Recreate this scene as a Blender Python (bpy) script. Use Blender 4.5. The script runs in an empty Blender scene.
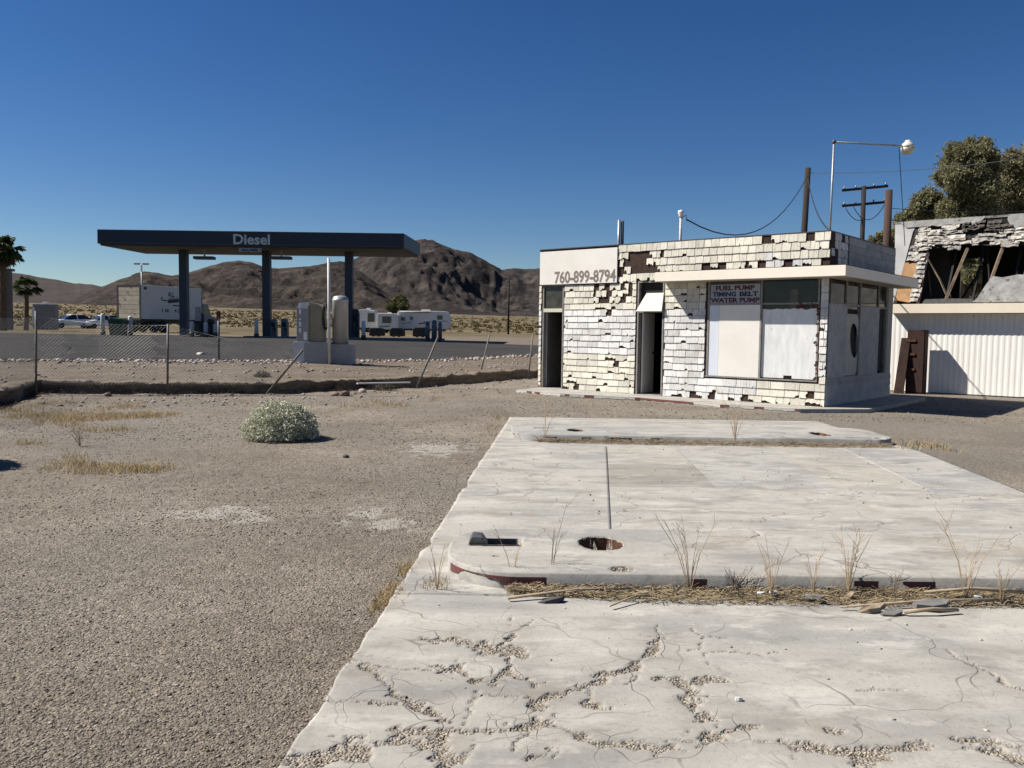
import bpy, bmesh, math, random
import numpy as np
from mathutils import Vector, Matrix, Euler, noise as mnoise

random.seed(7); rng = np.random.default_rng(7)
SC = bpy.context.scene
COL = SC.collection
rad = math.radians

# ------------------------------------------------------------------ camera, sky, sun, exposure
F = 828.0; CAM_H = 1.55; PITCH = math.atan(54.0 / F); ROLL = rad(0.77)
cam_d = bpy.data.cameras.new('camera'); cam = bpy.data.objects.new('camera', cam_d); COL.objects.link(cam)
cam_d.sensor_width = 36.0; cam_d.lens = 36.0 * F / 1024.0; cam_d.clip_start = 0.05; cam_d.clip_end = 20000
CM = Matrix.Rotation(math.pi / 2 - PITCH, 3, 'X') @ Matrix.Rotation(ROLL, 3, 'Z')
cam.matrix_world = Matrix.Translation((0, 0, CAM_H)) @ CM.to_4x4()
SC.camera = cam

SUN_AZ, SUN_EL = -83.5, 47.0
world = bpy.data.worlds.new('World'); SC.world = world; world.use_nodes = True
wn = world.node_tree.nodes; wl = world.node_tree.links; wn.clear()
sky = wn.new('ShaderNodeTexSky'); sky.sky_type = 'NISHITA'; sky.sun_disc = False
sky.sun_elevation = rad(SUN_EL); sky.sun_rotation = rad(SUN_AZ); sky.altitude = 900
sky.air_density = 1.0; sky.dust_density = 0.15; sky.ozone_density = 3.5
bg = wn.new('ShaderNodeBackground'); bg.inputs[1].default_value = 0.05
wo = wn.new('ShaderNodeOutputWorld'); hsv = wn.new('ShaderNodeHueSaturation'); hsv.inputs['Saturation'].default_value = 1.22; hsv.inputs['Hue'].default_value = 0.508; hsv.inputs['Value'].default_value = 0.74; gam = wn.new('ShaderNodeGamma'); gam.inputs[1].default_value = 1.12; wl.new(sky.outputs[0], gam.inputs[0]); wl.new(gam.outputs[0], hsv.inputs['Color']); wl.new(hsv.outputs[0], bg.inputs[0]); wl.new(bg.outputs[0], wo.inputs[0])

sun_d = bpy.data.lights.new('sun', 'SUN'); sun_d.energy = 5.0; sun_d.angle = rad(0.53); sun_d.color = (1.0, 0.94, 0.85)
sun = bpy.data.objects.new('sun', sun_d); COL.objects.link(sun)
to_sun = Vector((math.sin(rad(SUN_AZ)) * math.cos(rad(SUN_EL)), math.cos(rad(SUN_AZ)) * math.cos(rad(SUN_EL)), math.sin(rad(SUN_EL))))
sun.rotation_euler = to_sun.to_track_quat('Z', 'Y').to_euler(); sun.location = (-20, 0, 30)
vs = SC.view_settings; vs.view_transform = 'Standard'; vs.look = 'None'; vs.gamma = 1; vs.exposure = 0.75; vs.use_curve_mapping = False
SC.render.engine = 'CYCLES'
SC.cycles.use_denoising = True
SC.cycles.max_bounces = 6; SC.cycles.transparent_max_bounces = 12
SC.cycles.use_adaptive_sampling = True

# ------------------------------------------------------------------ helpers: pixels to places
def ray(px, py):
    return CM @ Vector(((px - 512) / F, (384 - py) / F, -1.0))
def G(px, py, z=0.0):                       # point on the level z seen at a pixel
    d = ray(px, py); t = (z - CAM_H) / d.z
    return Vector((d.x * t, d.y * t, z))
def D(px, py, Y):                           # point at distance Y ahead
    d = ray(px, py); t = Y / d.y
    return Vector((d.x * t, Y, CAM_H + d.z * t))

# ------------------------------------------------------------------ helpers: noise
_tab = rng.random((256, 256))
def vnoise(x, y):
    x = np.asarray(x, float); y = np.asarray(y, float)
    xi = np.floor(x).astype(int); yi = np.floor(y).astype(int); fx = x - xi; fy = y - yi
    fx = fx * fx * (3 - 2 * fx); fy = fy * fy * (3 - 2 * fy)
    a = _tab[xi & 255, yi & 255]; b = _tab[(xi + 1) & 255, yi & 255]; c = _tab[xi & 255, (yi + 1) & 255]; d = _tab[(xi + 1) & 255, (yi + 1) & 255]
    return (a * (1 - fx) + b * fx) * (1 - fy) + (c * (1 - fx) + d * fx) * fy
def fbm(x, y, o=4):
    s = 0; a = 0.5; t = 0
    for i in range(o):
        s = s + a * vnoise(np.asarray(x) * 2 ** i + 17.3 * i, np.asarray(y) * 2 ** i + 5.1 * i); t += a; a *= 0.5
    return s / t - 0.5
def ridged(x, y, o=4):
    s = 0; a = 0.5
    for i in range(o):
        s = s + a * (1 - np.abs(2 * vnoise(np.asarray(x) * 2 ** i + 31.7 * i, np.asarray(y) * 2 ** i + 9.2 * i) - 1)); a *= 0.5
    return s

# ------------------------------------------------------------------ helpers: materials
def _new(name):
    m = bpy.data.materials.new(name); m.use_nodes = True
    nt = m.node_tree; nt.nodes.clear()
    out = nt.nodes.new('ShaderNodeOutputMaterial'); p = nt.nodes.new('ShaderNodeBsdfPrincipled')
    nt.links.new(p.outputs[0], out.inputs[0])
    return m, nt, p, out
def rgb(c): return (c[0], c[1], c[2], 1)
def N(nt, t, **kw):
    n = nt.nodes.new(t)
    for k, v in kw.items(): setattr(n, k, v)
    return n
def noise_n(nt, vec, scale, detail=4, rough=0.55):
    n = N(nt, 'ShaderNodeTexNoise'); n.inputs['Scale'].default_value = scale; n.inputs['Detail'].default_value = detail; n.inputs['Roughness'].default_value = rough
    nt.links.new(vec, n.inputs['Vector']); return n.outputs['Fac']
def ramp(nt, fac, stops):
    r = N(nt, 'ShaderNodeValToRGB'); e = r.color_ramp.elements
    while len(e) < len(stops): e.new(0.5)
    for i, (p, c) in enumerate(stops):
        e[i].position = p; e[i].color = rgb(c) if len(c) == 3 else c
    nt.links.new(fac, r.inputs[0]); return r.outputs[0]
def mixc(nt, fac, a, b, mode='MIX'):
    m = N(nt, 'ShaderNodeMix', data_type='RGBA', blend_type=mode)
    if isinstance(fac, (int, float)): m.inputs[0].default_value = fac
    else: nt.links.new(fac, m.inputs[0])
    for s, v in ((m.inputs[6], a), (m.inputs[7], b)):
        if isinstance(v, tuple): s.default_value = rgb(v)
        else: nt.links.new(v, s)
    return m.outputs[2]
def mathn(nt, op, a, b=None, c=None, clamp=False):
    m = N(nt, 'ShaderNodeMath', operation=op, use_clamp=clamp)
    for i, v in enumerate((a, b, c)):
        if v is None: continue
        if isinstance(v, (int, float)): m.inputs[i].default_value = v
        else: nt.links.new(v, m.inputs[i])
    return m.outputs[0]
def bumpn(nt, p, h, dist, strength=1.0):
    b = N(nt, 'ShaderNodeBump'); b.inputs['Strength'].default_value = strength; b.inputs['Distance'].default_value = dist
    nt.links.new(h, b.inputs['Height']); nt.links.new(b.outputs[0], p.inputs['Normal'])
def pos(nt): return N(nt, 'ShaderNodeNewGeometry').outputs['Position']
def scaled(nt, v, s):
    m = N(nt, 'ShaderNodeVectorMath', operation='MULTIPLY'); nt.links.new(v, m.inputs[0]); m.inputs[1].default_value = s
    return m.outputs[0]
def attr(nt, name):
    a = N(nt, 'ShaderNodeAttribute'); a.attribute_name = name; return a

def mat(name, c1, c2=None, scale=3.0, rough=0.85, metal=0.0, bump=0.0, bscale=40.0, rand=0.0, speck=None, stretch=None, lo=0.35, hi=0.65, spec=None):
    """two noise-mixed colours, optional specks (colour, scale, threshold), random value per object"""
    m, nt, p, out = _new(name)
    P = pos(nt)
    if stretch: P = scaled(nt, P, stretch)
    if c2 is None: c2 = tuple(x * 0.85 for x in c1)
    col = ramp(nt, noise_n(nt, P, scale, 6, 0.6), [(lo, c1), (hi, c2)])
    if speck:
        f = ramp(nt, noise_n(nt, P, speck[1], 3, 0.6), [(speck[2], (0, 0, 0)), (min(1, speck[2] + 0.05), (1, 1, 1))])
        col = mixc(nt, f, col, speck[0])
    if rand:
        oi = N(nt, 'ShaderNodeObjectInfo')
        v = mathn(nt, 'MULTIPLY_ADD', oi.outputs['Random'], 2 * rand, 1 - rand)
        hs = N(nt, 'ShaderNodeHueSaturation'); nt.links.new(col, hs.inputs['Color']); nt.links.new(v, hs.inputs['Value']); col = hs.outputs[0]
    nt.links.new(col, p.inputs['Base Color']); p.inputs['Roughness'].default_value = rough; p.inputs['Metallic'].default_value = metal
    if spec is not None: p.inputs['Specular IOR Level'].default_value = spec
    if bump: bumpn(nt, p, noise_n(nt, P, bscale, 4, 0.6), bump)
    return m

def glass_mat(name, tint=(0.8, 0.85, 0.85), gloss=0.25, dirt=0.15):
    m, nt, p, out = _new(name)
    nt.nodes.remove(p)
    tr = N(nt, 'ShaderNodeBsdfTransparent'); tr.inputs[0].default_value = rgb(tint)
    gl = N(nt, 'ShaderNodeBsdfGlossy'); gl.inputs['Roughness'].default_value = 0.05
    df = N(nt, 'ShaderNodeBsdfDiffuse'); df.inputs[0].default_value = (0.45, 0.42, 0.36, 1)
    fr = N(nt, 'ShaderNodeFresnel'); fr.inputs[0].default_value = 1.4
    m1 = N(nt, 'ShaderNodeMixShader'); nt.links.new(mathn(nt, 'ADD', fr.outputs[0], gloss * 0.3, clamp=True), m1.inputs[0]); nt.links.new(tr.outputs[0], m1.inputs[1]); nt.links.new(gl.outputs[0], m1.inputs[2])
    m2 = N(nt, 'ShaderNodeMixShader'); f = mathn(nt, 'MULTIPLY', noise_n(nt, pos(nt), 6, 4), dirt * 2)
    nt.links.new(f, m2.inputs[0]); nt.links.new(m1.outputs[0], m2.inputs[1]); nt.links.new(df.outputs[0], m2.inputs[2])
    nt.links.new(m2.outputs[0], out.inputs[0])
    return m

def leaf_mat(name, c1, c2, scale=1.2, trans=0.25):
    m, nt, p, out = _new(name)
    g = N(nt, 'ShaderNodeNewGeometry')
    col = ramp(nt, g.outputs['Random Per Island'], [(0.1, c1), (0.9, c2)])
    nt.links.new(col, p.inputs['Base Color']); p.inputs['Roughness'].default_value = 0.7; p.inputs['Specular IOR Level'].default_value = 0.2
    tl = N(nt, 'ShaderNodeBsdfTranslucent'); nt.links.new(col, tl.inputs[0])
    mx = N(nt, 'ShaderNodeMixShader'); mx.inputs[0].default_value = trans
    nt.links.new(p.outputs[0], mx.inputs[1]); nt.links.new(tl.outputs[0], mx.inputs[2]); nt.links.new(mx.outputs[0], out.inputs[0])
    return m

# ------------------------------------------------------------------ helpers: meshes and objects
def link(name, me, m, parent=None, smooth=False):
    o = bpy.data.objects.new(name, me); COL.objects.link(o)
    if m is not None:
        for q in (m if isinstance(m, (list, tuple)) else [m]): me.materials.append(q)
    if parent is not None: o.parent = parent
    if smooth and len(me.polygons): me.polygons.foreach_set('use_smooth', [True] * len(me.polygons))
    return o
def mesh_np(name, V, Fc):
    """fast mesh from arrays; all faces with the same number of corners"""
    V = np.asarray(V, np.float32); Fc = np.asarray(Fc, np.int32); k = Fc.shape[1]
    me = bpy.data.meshes.new(name)
    me.vertices.add(len(V)); me.vertices.foreach_set('co', V.ravel())
    me.loops.add(Fc.size); me.loops.foreach_set('vertex_index', Fc.ravel())
    me.polygons.add(len(Fc)); me.polygons.foreach_set('loop_start', np.arange(0, Fc.size, k, dtype=np.int32))
    me.update(calc_edges=True)
    return me
class MB:
    def __init__(s): s.v = []; s.f = []
    def add(s, vs, fs):
        b = len(s.v); s.v += [tuple(q) for q in vs]; s.f += [tuple(b + i for i in q) for q in fs]; return s
    def box(s, x0, x1, y0, y1, z0, z1):
        return s.add([(x0, y0, z0), (x1, y0, z0), (x1, y1, z0), (x0, y1, z0), (x0, y0, z1), (x1, y0, z1), (x1, y1, z1), (x0, y1, z1)],
                     [(3, 2, 1, 0), (4, 5, 6, 7), (0, 1, 5, 4), (1, 2, 6, 5), (2, 3, 7, 6), (3, 0, 4, 7)])
    def bar(s, a, b, w, h, up=(0, 0, 1)):
        a = Vector(a); b = Vector(b); d = (b - a).normalized(); u = Vector(up)
        if abs(d.dot(u)) > 0.98: u = Vector((0, 1, 0))
        r = d.cross(u).normalized(); u = r.cross(d); r = r * w / 2; u = u * h / 2
        vs = [p + i * r + j * u for p in (a, b) for i, j in ((-1, -1), (1, -1), (1, 1), (-1, 1))]
        return s.add(vs, [(0, 1, 2, 3), (7, 6, 5, 4), (1, 0, 4, 5), (2, 1, 5, 6), (3, 2, 6, 7), (0, 3, 7, 4)])
    def tube(s, pts, r, n=6, cap=True):
        pts = [Vector(p) for p in pts]; rs = r if isinstance(r, (list, tuple)) else [r] * len(pts)
        b = len(s.v); prev = None
        for i, p in enumerate(pts):
            d = (pts[min(i + 1, len(pts) - 1)] - pts[max(i - 1, 0)]).normalized()
            if prev is None:
                u = Vector((0, 0, 1)) if abs(d.z) < 0.9 else Vector((1, 0, 0))
            else: u = prev
            u = (u - d * u.dot(d)).normalized(); prev = u; w = d.cross(u)
            for k in range(n):
                a = 2 * math.pi * k / n
                s.v.append(tuple(p + (u * math.cos(a) + w * math.sin(a)) * rs[i]))
        for i in range(len(pts) - 1):
            for k in range(n):
                k2 = (k + 1) % n
                s.f.append((b + i * n + k, b + i * n + k2, b + (i + 1) * n + k2, b + (i + 1) * n + k))
        if cap:
            s.f.append(tuple(b + k for k in range(n))[::-1]); s.f.append(tuple(b + (len(pts) - 1) * n + k for k in range(n)))
        return s
    def prism(s, pts, a, b, axis='z'):
        """outline extruded from a to b along an axis"""
        def mk(q, t): return (q[0], q[1], t) if axis == 'z' else ((q[0], t, q[1]) if axis == 'y' else (t, q[0], q[1]))
        n = len(pts); v = [mk(q, a) for q in pts] + [mk(q, b) for q in pts]
        f = [tuple(range(n))[::-1], tuple(range(n, 2 * n))] + [(i, (i + 1) % n, n + (i + 1) % n, n + i) for i in range(n)]
        return s.add(v, f)
    def lathe(s, prof, n=16, c=(0, 0, 0)):
        b = len(s.v)
        for r, z in prof:
            for k in range(n):
                a = 2 * math.pi * k / n; s.v.append((c[0] + r * math.cos(a), c[1] + r * math.sin(a), c[2] + z))
        for i in range(len(prof) - 1):
            for k in range(n):
                k2 = (k + 1) % n; s.f.append((b + i * n + k, b + i * n + k2, b + (i + 1) * n + k2, b + (i + 1) * n + k))
        s.f.append(tuple(b + k for k in range(n))[::-1]); s.f.append(tuple(b + (len(prof) - 1) * n + k for k in range(n)))
        return s
    def build(s, name, m, parent=None, smooth=False, bevel=0.0, fixn=True):
        me = bpy.data.meshes.new(name); me.from_pydata(s.v, [], s.f)
        if fixn or bevel:
            bm = bmesh.new(); bm.from_mesh(me); bmesh.ops.recalc_face_normals(bm, faces=bm.faces)
            if bevel: bmesh.ops.bevel(bm, geom=list(bm.edges), offset=bevel, segments=2, profile=0.6, affect='EDGES', clamp_overlap=True)
            bm.to_mesh(me); bm.free()
        return link(name, me, m, parent, smooth)
def tag(o, label=None, cat=None, group=None, kind=None):
    if label: o['label'] = label
    if cat: o['category'] = cat
    if group: o['group'] = group
    if kind: o['kind'] = kind
    return o
def empty(name, loc=(0, 0, 0), rz=0.0):
    o = bpy.data.objects.new(name, None); COL.objects.link(o); o.location = loc; o.rotation_euler = (0, 0, rz); o.empty_display_size = 0.2
    return o
def copy_tree(o, parent=None):
    c = o.copy(); COL.objects.link(c); c.parent = parent
    for ch in [q for q in bpy.data.objects if q.parent == o]: copy_tree(ch, c)
    return c
def text(name, s, m, parent, box, plane='front', depth=0.006, bold=0.0, y=0.0, shear=0.0):
    """lettering stretched to box=(x0,x1,z0,z1), standing upright facing -Y at y (or facing +X at x=y when plane is 'side')"""
    cu = bpy.data.curves.new(name, 'FONT'); cu.body = s; cu.extrude = 0.5; cu.offset = bold; cu.shear = shear; cu.resolution_u = 3
    o = bpy.data.objects.new(name, cu); COL.objects.link(o)
    bpy.context.view_layer.update()
    me = bpy.data.meshes.new_from_object(o.evaluated_get(bpy.context.evaluated_depsgraph_get()))
    bpy.data.objects.remove(o); bpy.data.curves.remove(cu)
    co = np.zeros(len(me.vertices) * 3, np.float32); me.vertices.foreach_get('co', co); co = co.reshape(-1, 3)
    mn = co.min(0); mx = co.max(0); t = (co - mn) / np.maximum(mx - mn, 1e-6)
    X = box[0] + t[:, 0] * (box[1] - box[0]); Z = box[2] + t[:, 1] * (box[3] - box[2])
    if plane == 'front': out = np.stack([X, y - t[:, 2] * depth, Z], 1)
    else: out = np.stack([y + t[:, 2] * depth, X, Z], 1)
    me.vertices.foreach_set('co', out.astype(np.float32).ravel()); me.materials.clear(); me.update()
    return link(name, me, m, parent)
def leaf_mesh(name, C, size, aspect=0.5, flat=0.0, tri=False, normals=None):
    """one small quad per centre, turned at random"""
    n = len(C); C = np.asarray(C)
    a = rng.normal(size=(n, 3)); 
    if flat: a[:, 2] *= (1 - flat)
    a /= np.linalg.norm(a, axis=1, keepdims=True)
    b = rng.normal(size=(n, 3)); b -= a * (a * b).sum(1, keepdims=True); b /= np.linalg.norm(b, axis=1, keepdims=True)
    s = np.asarray(size) * rng.uniform(0.6, 1.4, n) if np.ndim(size) == 0 else size
    L = a * s[:, None]; W = b * (s * aspect)[:, None]
    if tri:
        V = np.stack([C - W, C + W, C + L * 2], 1).reshape(-1, 3); Fc = np.arange(3 * n).reshape(n, 3)
    else:
        V = np.stack([C - L, C - W * 1.0 + L * 0.1, C + L, C + W + L * 0.1], 1).reshape(-1, 3); Fc = np.arange(4 * n).reshape(n, 4)
    return mesh_np(name, V, Fc)
OCT_V = np.array([(1, 0, 0), (-1, 0, 0), (0, 1, 0), (0, -1, 0), (0, 0, 1), (0, 0, -1)], float)
OCT_F = np.array([(4, 0, 2), (4, 2, 1), (4, 1, 3), (4, 3, 0), (5, 2, 0), (5, 1, 2), (5, 3, 1), (5, 0, 3)])
_ib = bmesh.new(); bmesh.ops.create_icosphere(_ib, subdivisions=1, radius=1.0)
ICO_V = np.array([v.co[:] for v in _ib.verts]); ICO_F = np.array([[v.index for v in f.verts] for f in _ib.faces]); _ib.free()
def stones_mesh(name, C, size, squash=0.6, ico=False):
    BV, BF = (ICO_V, ICO_F) if ico else (OCT_V, OCT_F)
    n = len(C); k = len(BV)
    V = BV[None] * rng.uniform(0.55, 1.15, (n, k, 1)) * np.asarray(size).reshape(n, 1, 1)
    V = V * np.stack([rng.uniform(0.8, 1.3, n), rng.uniform(0.8, 1.3, n), np.full(n, squash) * rng.uniform(0.7, 1.2, n)], 1)[:, None, :]
    q = rng.uniform(0, 2 * math.pi, n); c, s = np.cos(q)[:, None], np.sin(q)[:, None]
    V = np.stack([V[:, :, 0] * c - V[:, :, 1] * s, V[:, :, 0] * s + V[:, :, 1] * c, V[:, :, 2]], 2) + np.asarray(C)[:, None, :]
    Fc = (BF[None] + (np.arange(n) * k)[:, None, None]).reshape(-1, 3)
    return mesh_np(name, V.reshape(-1, 3), Fc)
def set_attr(me, name, val):
    a = me.attributes.new(name, 'FLOAT', 'POINT'); a.data.foreach_set('value', np.asarray(val, np.float32).ravel())

# ------------------------------------------------------------------ terrain shape
FENCE = [(-8, -40), (-8, 10), (-8.8, 12.5), (-9.6, 15.5), (-10.5, 18.35), (-7.75, 18.6), (-5.5, 19.1), (-2.4, 21.9), (-0.6, 25.0), (0.9, 26.9), (7, 32), (60, 76), (3000, 2400)]
def fence_dist(x, y):
    x = np.asarray(x, float); y = np.asarray(y, float)
    best = np.full(x.shape, 1e9)
    for (ax, ay), (bx, by) in zip(FENCE[:-1], FENCE[1:]):
        dx, dy = bx - ax, by - ay; t = np.clip(((x - ax) * dx + (y - ay) * dy) / (dx * dx + dy * dy), 0, 1)
        best = np.minimum(best, np.hypot(x - ax - t * dx, y - ay - t * dy))
    poly = FENCE + [(3000, -40)]
    ins = np.zeros(x.shape, bool); j = len(poly) - 1
    for i in range(len(poly)):
        xi, yi = poly[i]; xj, yj = poly[j]
        c = ((yi > y) != (yj > y)) & (x < (xj - xi) * (y - yi) / (yj - yi + 1e-12) + xi)
        ins ^= c; j = i
    return np.where(ins, -best, best)
DK = [-0.6, 0.10, 0.24, 0.42, 6, 26, 70, 150, 400, 800, 1500, 9000]
ZK = [0, 0.0, 0.24, 0.28, 0.47, 0.83, 1.0, 2.2, 8.0, 19, 34, 66]
def terrain(x, y, rough=True):
    x = np.asarray(x, float); y = np.asarray(y, float)
    d = fence_dist(x, y)
    near = np.exp(-(d / 1.5) ** 2)
    d2 = d + near * (0.5 * fbm(x * 1.1, y * 1.1, 3) + 0.08 * fbm(x * 5, y * 5, 3)) if rough else d
    z = np.interp(d2, DK, ZK)
    if rough:
        z = z + 0.03 * fbm(x * 0.5, y * 0.5, 3) * np.clip(1 + d / 3, 0, 1) * (d < 5.5) + near * 0.07 * fbm(x * 3, y * 3, 3) * (d > -0.3)
    z = z + np.where(d > 90, np.clip((d - 90) / 300, 0, 1) * 3.0 * fbm(x / 90, y / 90, 3), 0)
    return z
def tz(x, y): return float(terrain(np.array([x]), np.array([y]))[0])

# ------------------------------------------------------------------ ground sheet
def axis_pts(lo, hi, fine0, fine1, step, grow):
    a = list(np.arange(fine0, fine1 + 1e-6, step)); s = step
    while a[-1] < hi: s *= grow; a.append(a[-1] + s)
    s = step; b = []
    q = fine0
    while q > lo: s *= grow; q -= s; b.append(q)
    return np.array(b[::-1] + a)
xs = axis_pts(-6000, 6000, -12.5, 4.0, 0.085, 1.13); ys = axis_pts(-60, 9000, 15.0, 29.0, 0.075, 1.09)
GX, GY = np.meshgrid(xs, ys); GZ = terrain(GX, GY)
left_rim = -0.79 + (GY - 2.82) * 0.0648
lot = (GY < 17) & (GX > -7)
GZ = np.where(lot, np.minimum(GZ, 0.004), GZ)
inslab = (GX > left_rim + 0.12) & (GX < 4.95) & (GY > 0.5) & (GY < 14.35)
GZ = np.where(inslab, -0.05, GZ)
nx, ny = len(xs), len(ys)
idx = np.arange(nx * ny).reshape(ny, nx)
gf = np.stack([idx[:-1, :-1], idx[:-1, 1:], idx[1:, 1:], idx[1:, :-1]], -1).reshape(-1, 4)
gme = mesh_np('ground', np.stack([GX, GY, GZ], -1).reshape(-1, 3), gf)
gd = fence_dist(GX, GY).ravel()
set_attr(gme, 'beyond', np.clip((gd + 0.6) / 0.8, 0, 1)); set_attr(gme, 'desert', np.clip((gd - 28) / 20, 0, 1))

def ground_material():
    m, nt, p, out = _new('gravel_ground')
    P = pos(nt)
    big = noise_n(nt, P, 0.55, 5, 0.6); mid = noise_n(nt, P, 7, 5, 0.65); fine = noise_n(nt, P, 95, 3, 0.7)
    col = ramp(nt, big, [(0.36, (0.200, 0.171, 0.137)), (0.5, (0.250, 0.219, 0.178)), (0.64, (0.305, 0.270, 0.224))])
    col = mixc(nt, ramp(nt, mid, [(0.35, (0, 0, 0)), (0.7, (0.5, 0.5, 0.5))]), col, (0.14, 0.117, 0.092))
    col = mixc(nt, ramp(nt, noise_n(nt, P, 0.22, 4, 0.6), [(0.46, (0, 0, 0)), (0.58, (0.6, 0.6, 0.6))]), col, (0.185, 0.170, 0.148))
    vo = N(nt, 'ShaderNodeTexVoronoi'); vo.inputs['Scale'].default_value = 75; nt.links.new(P, vo.inputs['Vector'])
    stone = ramp(nt, vo.outputs['Color'], [(0.0, (0.35, 0.33, 0.31)), (0.5, (0.95, 0.95, 0.95)), (1.0, (1.75, 1.7, 1.62))])
    col = mixc(nt, 0.75, col, mixc(nt, 1.0, col, stone, 'MULTIPLY'))
    col = mixc(nt, ramp(nt, fine, [(0.64, (0, 0, 0)), (0.71, (0.6, 0.6, 0.6))]), col, (0.075, 0.066, 0.056))
    # pale caliche patches on the lot
    pat = None
    for c, rx, ry in ((G(222, 513), 0.62, 0.42), (G(385, 524), 0.5, 0.35), (G(437, 449), 0.75, 1.0), (G(250, 520), 0.3, 0.2), (G(372, 512), 0.25, 0.4)):
        sb = N(nt, 'ShaderNodeVectorMath', operation='SUBTRACT'); nt.links.new(P, sb.inputs[0]); sb.inputs[1].default_value = c
        sc_ = scaled(nt, sb.outputs[0], (1 / rx, 1 / ry, 0))
        ln = N(nt, 'ShaderNodeVectorMath', operation='LENGTH'); nt.links.new(sc_, ln.inputs[0])
        v = mathn(nt, 'SUBTRACT', 1.0, ln.outputs['Value'])
        pat = v if pat is None else mathn(nt, 'MAXIMUM', pat, v)
    pv = mathn(nt, 'ADD', pat, mathn(nt, 'MULTIPLY_ADD', noise_n(nt, P, 5.5, 5, 0.7), 3.4, -1.75))
    col = mixc(nt, ramp(nt, pv, [(0.30, (0, 0, 0)), (0.65, (0.85, 0.85, 0.85))]), col, (0.38, 0.355, 0.31))
    # dirt beyond the fence, desert farther out
    dirt = ramp(nt, noise_n(nt, P, 1.1, 6, 0.7), [(0.3, (0.125, 0.10, 0.076)), (0.55, (0.18, 0.15, 0.117)), (0.75, (0.225, 0.193, 0.158))])
    dirt = mixc(nt, 0.5, dirt, mixc(nt, 1.0, dirt, stone, 'MULTIPLY'))
    col = mixc(nt, attr(nt, 'beyond').outputs['Fac'], col, dirt)
    des = ramp(nt, noise_n(nt, P, 0.05, 6, 0.65), [(0.35, (0.088, 0.069, 0.038)), (0.6, (0.150, 0.120, 0.070))])
    col = mixc(nt, attr(nt, 'desert').outputs['Fac'], col, des)
    nt.links.new(col, p.inputs['Base Color']); p.inputs['Roughness'].default_value = 0.95; p.inputs['Specular IOR Level'].default_value = 0.15
    h = mathn(nt, 'ADD', mathn(nt, 'MULTIPLY', vo.outputs['Distance'], -0.7), mathn(nt, 'ADD', fine, mathn(nt, 'MULTIPLY', mid, 2.2)))
    bumpn(nt, p, h, 0.016)
    return m
ground = link('ground', gme, ground_material(), smooth=True); tag(ground, kind='structure')

# eroded face of the bank: a ragged lip hanging a little over its foot
def bank():
    P = []; 
    for (ax, ay), (bx, by) in zip(FENCE[1:10], FENCE[2:11]):
        L_ = math.hypot(bx - ax, by - ay); n = max(2, int(L_ / 0.045))
        for i in range(n): t = i / n; P.append((ax + (bx - ax) * t, ay + (by - ay) * t))
    P = np.array(P); T_ = np.gradient(P, axis=0); 
    k = np.ones(25) / 25; T_ = np.stack([np.convolve(np.pad(T_[:, i], 12, mode='edge'), k, mode='valid') for i in (0, 1)], 1); T_ /= np.linalg.norm(T_, axis=1, keepdims=True)
    out = np.stack([-T_[:, 1], T_[:, 0]], 1)        # away from the lot
    s0 = -0.5 * fbm(P[:, 0] * 1.1, P[:, 1] * 1.1, 3); a = np.arange(len(P)) * 0.045
    rows = []
    for off, z, amp, zam in ((0.62, 0.262, 0.0, 0.0), (0.34, 0.285, 0.06, 0.03), (0.10, 0.275, 0.16, 0.06), (0.03, 0.235, 0.16, 0.05), (0.12, 0.16, 0.14, 0.05), (0.16, 0.07, 0.12, 0.03), (0.10, -0.04, 0.10, 0.0)):
        o = s0 + off + amp * 1.3 * (fbm(a * 2.2 + z * 3, a * 0 + z * 5, 5)) + 0.35 * amp * (rng.random(len(a)) - 0.5); zz_ = z + zam * 2.2 * fbm(a * 3.1 + 7, a * 0 + z * 4, 5) + zam * 0.5 * (rng.random(len(a)) - 0.5)
        rows.append(np.concatenate([P + out * o[:, None], zz_[:, None]], 1))
    V = np.stack(rows); n, k = V.shape[:2]; idx = np.arange(n * k).reshape(n, k)
    f = np.stack([idx[:-1, :-1], idx[1:, :-1], idx[1:, 1:], idx[:-1, 1:]], -1).reshape(-1, 4)
    o = link('dirt_bank', mesh_np('dirt_bank', V.reshape(-1, 3), f), mat('bank_soil', (0.135, 0.108, 0.082), (0.20, 0.167, 0.13), scale=3, rough=1, bump=0.03, bscale=14, spec=0.1, speck=((0.26, 0.22, 0.18), 30, 0.64))); tag(o, kind='structure')
bank()

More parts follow.
